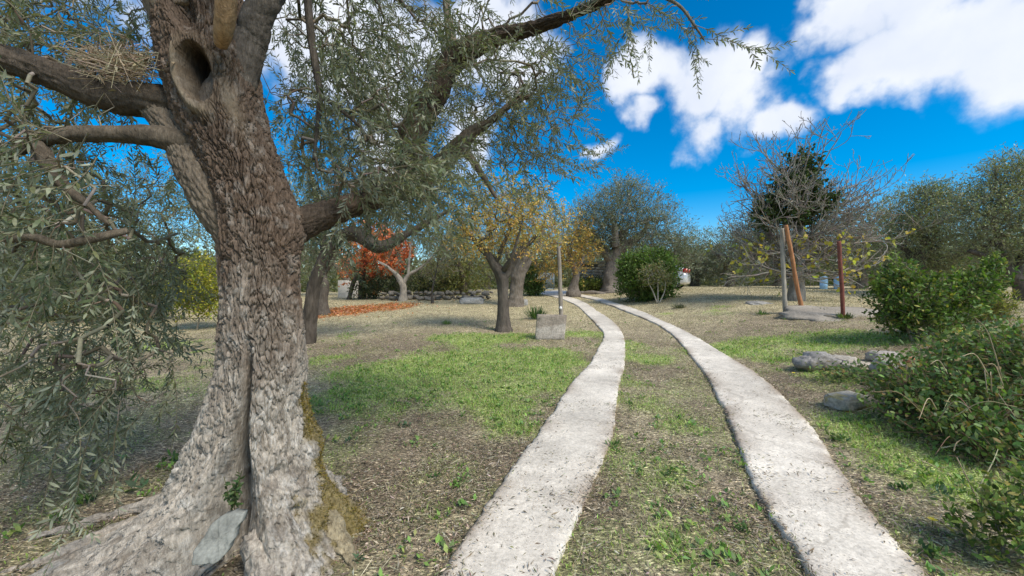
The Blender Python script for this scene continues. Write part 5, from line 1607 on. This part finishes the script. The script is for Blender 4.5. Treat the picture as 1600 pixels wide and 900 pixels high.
# the row of field stones and the big pale one
b0 = G1(680, 468)
wall = thing('dry_stone_row', 'tumbled row of field stones along the back of the lawn', 'stone wall', b0)
smesh = [rock_geo((.40, .34, .26), 40 + q, (.19, .17, .14), fine=False, rough=.5, boxy=.75).mesh('stone', M_STONE) for q in range(6)]
ob = Vector(wall['_o'])
for q in range(64):
    px = 600 + 168 * (q / 64) + rng.normal(0, 2); py = 468.5 + rng.normal(0, .9) - 1.0 * (px - 600) / 168
    b_ = G1(px, py); up_ = (q % 3 == 0) * .24
    o = bpy.data.objects.new('stone', smesh[q % 6]); COL.objects.link(o); o.parent = wall
    o.location = Vector((b_[0], b_[1], b_[2] + .10 + up_)) - ob
    o.rotation_euler = (rng.normal(0, .3), rng.normal(0, .3), rng.uniform(0, 6)); s_ = rng.uniform(.45, 1.15); o.scale = (s_ * rng.uniform(.8, 1.4), s_, s_ * rng.uniform(.7, 1.))
stone('boulder', 'large pale boulder at the right end of the stone row', 'stone', 736, 474, (1.15, .7, .42), 55, (.33, .32, .30), .3, rough=.35)
stone('boulder', 'small grey boulder at the foot of the fluted olive trunk', 'stone', 816, 477, (.5, .4, .35), 57, (.33, .32, .30), .2)
# rock outcrop below the fig
stone('rock_outcrop', 'flat pale rock outcrop behind the posts below the fig', 'rock', 1325, 490, (2.9, 1.9, .46), 61, (.30, .265, .215), .76, None, boxy=.85, rough=.45, tilt=(.13, .02))
stone('rock_outcrop', 'small low rock left of the grey wooden post', 'rock', 1186, 474, (.9, .7, .26), 64, (.32, .30, .27), .68, None, boxy=.85, rough=.4, tilt=(.1, 0))

# concrete block by the drive
b0 = G1(860, 531)
g = Geo()
d_ = b0[1]
n_ = 18
quad = np.array([(837, 531), (882, 531), (886, 493), (840, 492)], float)
u = np.linspace(0, 1, n_)
front = []
for vv in u:
    for uu in u:
        lo_ = quad[0] * (1 - uu) + quad[1] * uu; hi_ = quad[3] * (1 - uu) + quad[2] * uu
        front.append(lo_ * (1 - vv) + hi_ * vv)
front = np.array(front)
dep = .30
Wd = np.array([P(q[0], q[1], d_) for q in front])


def grid_faces(n1, n2, flip=False, off=0):
    i = np.arange(n1 - 1)[:, None] * n2; j = np.arange(n2 - 1)[None]
    q = np.stack([i + j, i + j + 1, i + n2 + j + 1, i + n2 + j], -1).reshape(-1, 4) + off
    return q[:, ::-1] if flip else q


lay = []
eu = np.tile(np.minimum(u, 1 - u), n_); ev = np.repeat(np.minimum(u, 1 - u), n_)
edge = np.minimum(eu, ev)
bev = .018 * np.exp(-edge / .02)
bev = bev + .05 * sstep(.62, .72, fbm2(front[:, 0] * .12, front[:, 1] * .12, 3, 28)) * np.exp(-edge / .08)
jit_ = .022 * (fbm2(front[:, 0] * .25, front[:, 1] * .25, 4, 8) - .5)
Vf = Wd + np.stack([np.zeros(len(Wd)), bev + jit_, np.zeros(len(Wd))], 1)
Vb = Wd + np.stack([np.zeros(len(Wd)), dep - bev + jit_, np.zeros(len(Wd))], 1)
cst = np.array([.40, .355, .30]) * (.6 + .8 * fbm2(Wd[:, 0] * 5, Wd[:, 2] * 5, 4, 5))[:, None]
upper = sstep(.45, .62, np.repeat(u, n_) + (fbm2(Wd[:, 0] * 6, Wd[:, 2] * 6, 3, 9) - .5) * .5)[:, None]
cst = cst * (1 - .55 * upper) + np.array([.19, .145, .105]) * .55 * upper
g.add(np.vstack([Vf, Vb]), None, np.vstack([grid_faces(n_, n_), grid_faces(n_, n_, True, n_ * n_)]), np.vstack([cst, cst]))
bd = np.concatenate([np.arange(n_), np.arange(1, n_) * n_ + n_ - 1, (n_ - 1) * n_ + np.arange(n_ - 2, -1, -1), np.arange(n_ - 2, 0, -1) * n_])
bn = np.roll(bd, -1); N2 = n_ * n_
sideV = np.vstack([Vf[bd], Vb[bd]]); K = len(bd); jj = np.arange(K); jn = (jj + 1) % K
g.add(sideV, None, np.stack([jj + K, jn + K, jn, jj], 1), np.vstack([cst[bd], cst[bd]]))
o = g.build('stone_block', M_STONE, origin=tuple(b0)); tag(o, 'squarish weathered concrete block standing on the grass by the drive', 'block')


# ------------------------------------------------------------------ posts
def post(name, label, p0, p1, r0_, r1_, mat, col, k=14, amp=.004, square=False, seed=1, group=None, lump=.12, extra=None):
    t = thing(name, label, 'post', p0, group)
    g = Geo()
    n_ = 50
    f = np.linspace(-.06, 1, n_)[:, None]
    c = p0 + (p1 - p0) * f + .02 * np.stack([fbm2(f[:, 0] * 3, f[:, 0] * 0 + s, 2, seed) - .5 for s in (1, 5, 9)], 1)
    tube(g, c, np.linspace(r0_, r1_, n_), k, amp, 26, .12, seed, colfn=barkcol(col, .6, seed, 9), lump=lump)
    g.build('shaft', mat, t)
    if extra: extra(t)
    return t


q = G1(1227, 490)
post('wooden_post', 'grey weathered upright wooden post before the bare fig', q, P(1222, 357, q[1]), .062, .054, M_WOOD, (.33, .30, .245), 10, .006, seed=2)
q2 = G1(1253, 488)
post('leaning_post', 'orange barked pole leaning on the grey wooden post', q2, P(1228, 352, q[1] - .16), .058, .050, M_WOOD, (.40, .19, .09), 12, .01, seed=5)
q = G1(1318, 497)
post('metal_post', 'rusty dark red iron post right of the leaning pole', q, P(1311, 377, q[1]), .045, .045, M_RUST, (.19, .065, .045), 12, .002, seed=7, lump=.03)
q = G1(877, 500)


def insulator(t):
    g = Geo(); p_ = P(876, 481, q[1] - .12)
    tube(g, np.array([p_ + (0, 0, -.05), p_ + (0, 0, -.02), p_ + (0, 0, .02), p_ + (0, 0, .05)]), [.03, .05, .045, .02], 10)
    g.build('white_cap', M_WHITE, t)


post('wooden_post', 'slim grey wooden pole rising behind the concrete block', q, P(873, 385, q[1]), .075, .062, M_WOOD, (.27, .235, .195), 8, .006, seed=9, extra=insulator)

# ------------------------------------------------------------------ old wall of coursed stone behind the trees
YW = 25.5
b0 = on_ground(925, YW)
ruin = thing('ruined_wall', 'old whitewashed wall of coursed stones behind the big olive', 'wall', b0)
g = Geo()
x0, x1 = P(897, 0, YW)[0], P(950, 0, YW)[0]; z0, z1 = float(b0[2]) - .1, P(0, 410, YW)[2]
core = np.array([(x0, YW + .16, z0), (x1, YW + .16, z0), (x1, YW + .16, z1 - .1), (x0, YW + .16, z1 - .1), (x0, YW + .5, z0), (x1, YW + .5, z0), (x1, YW + .5, z1 - .1), (x0, YW + .5, z1 - .1)])
g.add(core, None, [[0, 1, 2, 3], [5, 4, 7, 6], [4, 0, 3, 7], [1, 5, 6, 2], [3, 2, 6, 7]], (.25, .235, .21))
g.build('core', M_STONE, ruin, smooth=False)
bmeshes = [rock_geo((1, 1, 1), 80 + q_, [(.50, .485, .455), (.42, .40, .37), (.56, .545, .52)][q_ % 3], boxy=.28, fine=False, rough=.10).mesh('stone_block', M_STONE) for q_ in range(6)]
zc = z0; ob = Vector(ruin['_o']); cc = 0
while zc < z1 - .05:
    hh = rng.uniform(.13, .21); xc = x0 + rng.uniform(-.2, 0)
    while xc < x1:
        ww = rng.uniform(.26, .55)
        if zc < z1 - .35 or rng.random() < .7:
            o = bpy.data.objects.new('stone_block', bmeshes[rng.integers(0, 6)]); COL.objects.link(o); o.parent = ruin
            o.location = Vector((xc + ww / 2, YW + .12 + rng.normal(0, .015), zc + hh / 2)) - ob
            o.scale = (ww * .97, .3, hh * .95); o.rotation_euler = (0, rng.normal(0, .02), 0); cc += 1
        xc += ww
    zc += hh

# pale wall behind the maple
YP = 27.
b0 = on_ground(552, YP)
g = Geo(); x0, x1 = P(528, 0, YP)[0], P(562, 0, YP)[0]; z0, z1 = b0[2] - .2, P(0, 438, YP)[2]
for a_ in np.linspace(0, 1, 2): pass
g.add(np.array([(x0, YP, z0), (x1, YP, z0), (x1, YP, z1), (x0, YP, z1), (x0, YP + .25, z0), (x1, YP + .25, z0), (x1, YP + .25, z1), (x0, YP + .25, z1)]), None, [[0, 1, 2, 3], [5, 4, 7, 6], [4, 0, 3, 7], [1, 5, 6, 2], [3, 2, 6, 7]], (.66, .60, .50))
o = g.build('low_wall', M_CONC, smooth=False); tag(o, 'short pale plastered wall glimpsed behind the maple trunks', 'wall')

# gate at the top of the drive
YG = 36.
b0 = on_ground(848, YG)
gate_ = thing('gate', 'grey barred gate at the top end of the drive', 'gate', b0)
zb = b0[2]


def box(g, a, b, col=(.5, .5, .5)):
    x0, y0, z0 = a; x1, y1, z1 = b
    v = np.array([(x0, y0, z0), (x1, y0, z0), (x1, y1, z0), (x0, y1, z0), (x0, y0, z1), (x1, y0, z1), (x1, y1, z1), (x0, y1, z1)])
    g.add(v, None, [[0, 3, 2, 1], [4, 5, 6, 7], [0, 1, 5, 4], [1, 2, 6, 5], [2, 3, 7, 6], [3, 0, 4, 7]], col)


gxx0, gxx1 = P(834, 0, YG)[0], P(866, 0, YG)[0]
g = Geo()
box(g, (gxx0, YG - .03, zb + .05), (gxx1, YG + .03, zb + .13)); box(g, (gxx0, YG - .03, zb + 1.5), (gxx1, YG + .03, zb + 1.58))
for xx in (gxx0, gxx1 - .07): box(g, (xx, YG - .04, zb), (xx + .07, YG + .04, zb + 1.66))
g.build('frame', M_GATE, gate_, smooth=False)
g = Geo(); box(g, (0, -.012, 0), (.06, .012, 1.37)); bar_me = g.mesh('bar', M_GATE, smooth=False)
for s_ in range(15):
    o = bpy.data.objects.new('bar', bar_me); COL.objects.link(o); o.parent = gate_
    o.location = Vector((gxx0 + .1 + s_ * (gxx1 - gxx0 - .25) / 14, YG, zb + .13)) - Vector(gate_['_o'])

# pale blue plastic drums glimpsed low through the fig
for (px, lab) in ((1287, 'pale blue plastic drum glimpsed on the left through the fig twigs'), (1309, 'pale blue plastic drum glimpsed beside the rusty iron post')):
    b_ = on_ground(px, 24.0); t = thing('plastic_drum', lab, 'drum', b_, 'blue drums behind the fig')
    prof = [(.0, .0), (.17, .0), (.19, .03), (.20, .2), (.215, .23), (.20, .26), (.20, .50), (.215, .53), (.20, .56), (.19, .74), (.16, .80), (.0, .80)]
    a_ = np.linspace(0, 2 * np.pi, 24, endpoint=False)
    V = np.concatenate([np.stack([b_[0] + r_ * np.cos(a_), b_[1] + r_ * np.sin(a_), np.full(24, b_[2] + z_)], 1) for r_, z_ in prof])
    i = np.arange(len(prof) - 1)[:, None] * 24; j = np.arange(24)[None]; j2 = (j + 1) % 24
    g = Geo(); g.add(V, None, np.stack([i + j, i + j2, i + 24 + j2, i + 24 + j], -1).reshape(-1, 4)); g.build('body', M_TARP, t)
    g = Geo(); tube(g, np.array([b_ + (.07, 0, .78), b_ + (.07, 0, .82), b_ + (.07, 0, .84)]), [.05, .05, .04], 12); g.build('cap', M_WHITE, t)

# ------------------------------------------------------------------ parked car
cb = on_ground(1028, 25.0)
car = thing('parked_car', 'small silver hatchback parked behind the round bush', 'car', cb)
ang = math.radians(180 - 33)      # local +x is the front of the car
Rc = np.array(Matrix.Rotation(ang, 3, 'Z'))


def cput(g, name, mat, smooth=True, parent=None):
    for q_ in range(len(g.v)): g.v[q_] = g.v[q_] @ Rc.T + np.asarray(cb)
    return g.build(name, mat, car if parent is None else parent, smooth, origin=tuple(cb))


def loft(g, stations, k=28):
    """stations: (x, half width, z low, z high, squareness)"""
    rings = []
    for (x_, hw, zl, zh, sq) in stations:
        a_ = np.linspace(0, 2 * np.pi, k, endpoint=False); c_, s_ = np.cos(a_), np.sin(a_)
        rings.append(np.stack([np.full(k, x_), hw * np.sign(c_) * np.abs(c_) ** sq, (zl + zh) / 2 + (zh - zl) / 2 * np.sign(s_) * np.abs(s_) ** sq], 1))
    V = np.concatenate(rings); n_ = len(rings)
    i = np.arange(n_ - 1)[:, None] * k; j = np.arange(k)[None]; j2 = (j + 1) % k
    q_ = np.stack([i + j, i + j2, i + k + j2, i + k + j], -1).reshape(-1, 4)
    V = np.vstack([V, rings[0].mean(0), rings[-1].mean(0)]); jj = np.arange(k); jn = (jj + 1) % k
    tr_ = np.vstack([np.stack([np.full(k, n_ * k), jn, jj], 1), np.stack([np.full(k, n_ * k + 1), (n_ - 1) * k + jj, (n_ - 1) * k + jn], 1)])
    g.add(V, tr_, q_)


g = Geo(); loft(g, [(-1.86, .60, .36, .82, .5), (-1.80, .74, .28, .95, .4), (-1.6, .80, .24, 1.0, .35), (-1.2, .82, .22, 1.0, .33), (0, .83, .22, .97, .33), (1.0, .82, .22, .92, .33), (1.5, .79, .24, .84, .36), (1.78, .70, .28, .72, .45), (1.84, .55, .36, .62, .5)])
cput(g, 'body', M_PAINT)
g = Geo(); loft(g, [(-1.72, .60, .90, 1.05, .4), (-1.55, .64, .9, 1.34, .38), (-1.35, .645, .9, 1.46, .36), (-.9, .65, .9, 1.51, .34), (-.2, .645, .9, 1.50, .34), (.35, .63, .9, 1.40, .38), (.9, .62, .88, 1.08, .45), (1.15, .6, .86, .95, .5)])
cput(g, 'cabin', M_PAINT)
for sy in (1, -1):
    for pts in ([(-1.28, .99), (-.55, .99), (-.55, 1.40), (-1.12, 1.37)], [(-.47, .99), (.62, .98), (.20, 1.36), (-.47, 1.41)]):
        g = Geo(); a_ = np.array([(p_[0], sy * (.735 if p_[1] < 1.1 else .64), p_[1]) for p_ in pts]); b_ = a_ - np.array([0, sy * .04, 0])
        g.add(np.vstack([a_, b_]), None, [[0, 1, 2, 3], [7, 6, 5, 4], [0, 4, 5, 1], [1, 5, 6, 2], [2, 6, 7, 3], [3, 7, 4, 0]])
        cput(g, 'side_window', M_GLASS, False)
    g = Geo(); box(g, (-1.84, sy * .50 - .09, .98), (-1.60, sy * .50 + .15 * (1 if sy > 0 else .6), 1.20)); cput(g, 'tail_light', M_REDL, False)
    for wx in (-1.16, 1.18):
        def ring_pts(prof, n_=28):
            a_ = np.linspace(0, 2 * np.pi, n_, endpoint=False)
            return np.concatenate([np.stack([wx + r_ * np.cos(a_), np.full(n_, sy * y_), .30 + r_ * np.sin(a_)], 1) for (r_, y_) in prof]), n_
        g = Geo(); V, kk = ring_pts([(.20, .84), (.27, .86), (.30, .83), (.30, .68), (.26, .66), (.20, .66)])
        m_ = len(V) // kk; i = np.arange(m_ - 1)[:, None] * kk; j = np.arange(kk)[None]; j2 = (j + 1) % kk
        g.add(V, None, np.stack([i + j, i + j2, i + kk + j2, i + kk + j], -1).reshape(-1, 4)); wheel = cput(g, 'wheel', M_TYRE)
        g = Geo()
        V, kk = ring_pts([(.205, .80), (.205, .855), (.175, .86), (.17, .82)]); m_ = len(V) // kk; i = np.arange(m_ - 1)[:, None] * kk; j = np.arange(kk)[None]; j2 = (j + 1) % kk
        g.add(V, None, np.stack([i + j, i + j2, i + kk + j2, i + kk + j], -1).reshape(-1, 4))
        for s_ in range(6):
            a_ = s_ * math.pi / 3; d1 = np.array([math.cos(a_), 0, math.sin(a_)]); d2 = np.array([-math.sin(a_), 0, math.cos(a_)]); o_ = np.array([wx, sy * .85, .30])
            v = [o_ + d1 * r_ + d2 * w_ for r_, w_ in ((.0, -.03), (.18, -.022), (.18, .022), (0, .03))]; v2 = [q_ - np.array([0, sy * .03, 0]) for q_ in v]
            g.add(np.array(v + v2), None, [[0, 1, 2, 3], [7, 6, 5, 4], [0, 4, 5, 1], [2, 6, 7, 3]])
        cput(g, 'rim', M_RIM, False, wheel)
g = Geo(); a_ = np.array([(-1.745, -.52, 1.02), (-1.745, .52, 1.02), (-1.56, .46, 1.38), (-1.56, -.46, 1.38)]); b_ = a_ + np.array([.05, 0, 0])
g.add(np.vstack([a_, b_]), None, [[0, 3, 2, 1], [4, 5, 6, 7], [0, 1, 5, 4], [1, 2, 6, 5], [2, 3, 7, 6], [3, 0, 4, 7]]); cput(g, 'rear_window', M_GLASS, False)


# ------------------------------------------------------------------ tufts, weeds, flowers
def blade_tuft(name, label, cat, px, py, n, hgt, wid, cols, spread=.5, group=None, rad=.1):
    b = G1(px, py)
    g = Geo(); a = rng.uniform(0, 6.28, n); ln_ = rng.uniform(.1, spread * 2, n)
    p0 = b + np.stack([np.cos(a) * rad * rng.random(n), np.sin(a) * rad * rng.random(n), np.zeros(n)], 1)
    d = np.stack([np.cos(a) * ln_, np.sin(a) * ln_, np.ones(n)], 1)
    side = np.stack([-np.sin(a), np.cos(a), np.zeros(n)], 1); up = np.cross(side, norm(d))
    leaves(g, p0, d, up, hgt * rng.uniform(.6, 1.15, n), wid, palette(n, cols, .18), 'hex', .06)
    o = g.build(name, M_GRASS, origin=tuple(b)); return tag(o, label, cat, group)


blade_tuft('iris_tuft', 'dark green sword leaved tuft left of the concrete block', 'plant', 838, 499, 90, .52, .035, [(.05, .10, .03), (.07, .13, .035), (.04, .08, .025)], .6, None, .2)
blade_tuft('grass_tuft', 'dark round tuft on the slope right of the bush', 'plant', 1061, 482, 110, .22, .02, [(.08, .09, .05), (.10, .11, .06)], 1., 'tufts on the slope', .18)
blade_tuft('grass_tuft', 'green tuft just left of the grey wooden post', 'plant', 1191, 492, 80, .16, .018, [(.09, .15, .04), (.12, .18, .05)], 1., 'tufts on the slope', .15)
blade_tuft('grass_tuft', 'small weeds at the foot of the leaning pole', 'plant', 1282, 490, 90, .2, .022, [(.09, .14, .04), (.13, .17, .05)], 1., 'tufts on the slope', .2)
blade_tuft('grass_tuft', 'weeds round the foot of the rusty iron post', 'plant', 1320, 498, 90, .18, .025, [(.07, .11, .03), (.10, .14, .04)], 1., 'tufts on the slope', .16)
blade_tuft('grass_tuft', 'lone green tuft on the lawn left of the fruit tree', 'plant', 698, 507, 70, .16, .018, [(.10, .18, .04), (.13, .2, .05)], 1., 'tufts on the slope', .12)


def rosette(label, px, py, n, size, cols, group='low broadleaf weeds'):
    b = G1(px, py); g = Geo()
    a = rng.uniform(0, 6.28, n); el = rng.uniform(.15, 1.3, n)
    p0 = b + rng.normal(0, size * .35, (n, 3)) * np.array([1, 1, .0]) + np.stack([np.zeros(n), np.zeros(n), rng.random(n) * size * .5], 1)
    d = np.stack([np.cos(a) * np.cos(el), np.sin(a) * np.cos(el), np.sin(el)], 1)
    leaves(g, p0, d, np.tile([0, 0, 1.], (n, 1)) + rng.normal(0, .3, (n, 3)), size * rng.uniform(.35, .7, n), size * rng.uniform(.16, .3, n), palette(n, cols, .18), 'hex', .1)
    o = g.build('weed', M_LEAF, origin=tuple(b)); return tag(o, label, 'weed', group)


GW = [(.08, .145, .04), (.11, .18, .05), (.06, .11, .04)]
BW = [(.07, .12, .06), (.09, .15, .08)]
for (lab, px, py, n, s_, cl) in (('broad leaved weed nearest the great roots on the left', 215, 768, 9, .14, BW), ('cluster of green weeds left of the spreading roots', 130, 788, 40, .09, GW), ('tall green weed touching the left flank of the trunk', 275, 722, 22, .11, GW), ('small weed at the lower left edge of the soil', 85, 818, 14, .08, GW),
                             ('spindly weed in the soil right of the mossy foot', 555, 880, 16, .06, BW), ('weed patch on the bare soil between moss and track', 680, 748, 26, .06, GW), ('little weed on the soil right of the mossy knot', 545, 690, 22, .06, BW), ('blue green weed close to the middle of the near lawn', 633, 668, 22, .08, BW),
                             ('green weed in the strip between the tracks, nearest', 1160, 830, 40, .06, GW), ('weed hugging the right edge of the left track', 960, 700, 34, .08, GW), ('low weed in the middle of the strip between the tracks', 1045, 745, 24, .05, GW), ('tall weed right of the right track below the lichen stone', 1310, 690, 44, .10, GW),
                             ('round leaved weed by the bramble edge', 1470, 775, 24, .09, BW), ('spreading weed at the right edge of the right track', 1405, 765, 30, .08, GW), ('weed at the lower right next to the yellow flower', 1455, 870, 44, .09, GW), ('weed clump against the rubble', 1390, 640, 34, .09, GW)):
    rosette(lab, px, py, n, s_, cl)
for (lab, px, py, h_) in (('single yellow flower near the bottom right edge of the track', 1457, 826, .05), ('yellow flower left of the grey lumpy stone', 1240, 588, .05), ('second yellow flower beyond the rubble on the lawn', 1246, 542, .06)):
    b = G1(px, py); t = thing('yellow_flower', lab, 'flower', b, 'yellow flowers in the grass')
    g = Geo(); frusta(g, b[None], (b + np.array([0, 0, h_]))[None], .0025, .002, 5, (.1, .16, .04)); g.build('stem', M_GRASS, t)
    g = Geo(); n = 12; a = np.linspace(0, 6.28, n, endpoint=False)
    leaves(g, np.tile(b + np.array([0, 0, h_]), (n, 1)), np.stack([np.cos(a), np.sin(a), np.full(n, .35)], 1), np.tile([0, 0, 1.], (n, 1)), .028, .011, (.8, .6, .03), 'hex'); g.build('petals', M_PETAL, t)

# tidy: drop the helper property
for o in ROOTS:
    if '_o' in o: del o['_o']
tris = sum(len(o.data.polygons) for o in S.objects if o.type == 'MESH')
open('/tmp/stats.txt','w').write('%d %d %s' % (tris, len(S.objects), sorted([(len(o.data.polygons), o.name) for o in S.objects if o.type == 'MESH'])[-14:])) if False else None
print('POLYS', tris, 'OBJECTS', len(S.objects), 'SPRIGS', len(sprigs))
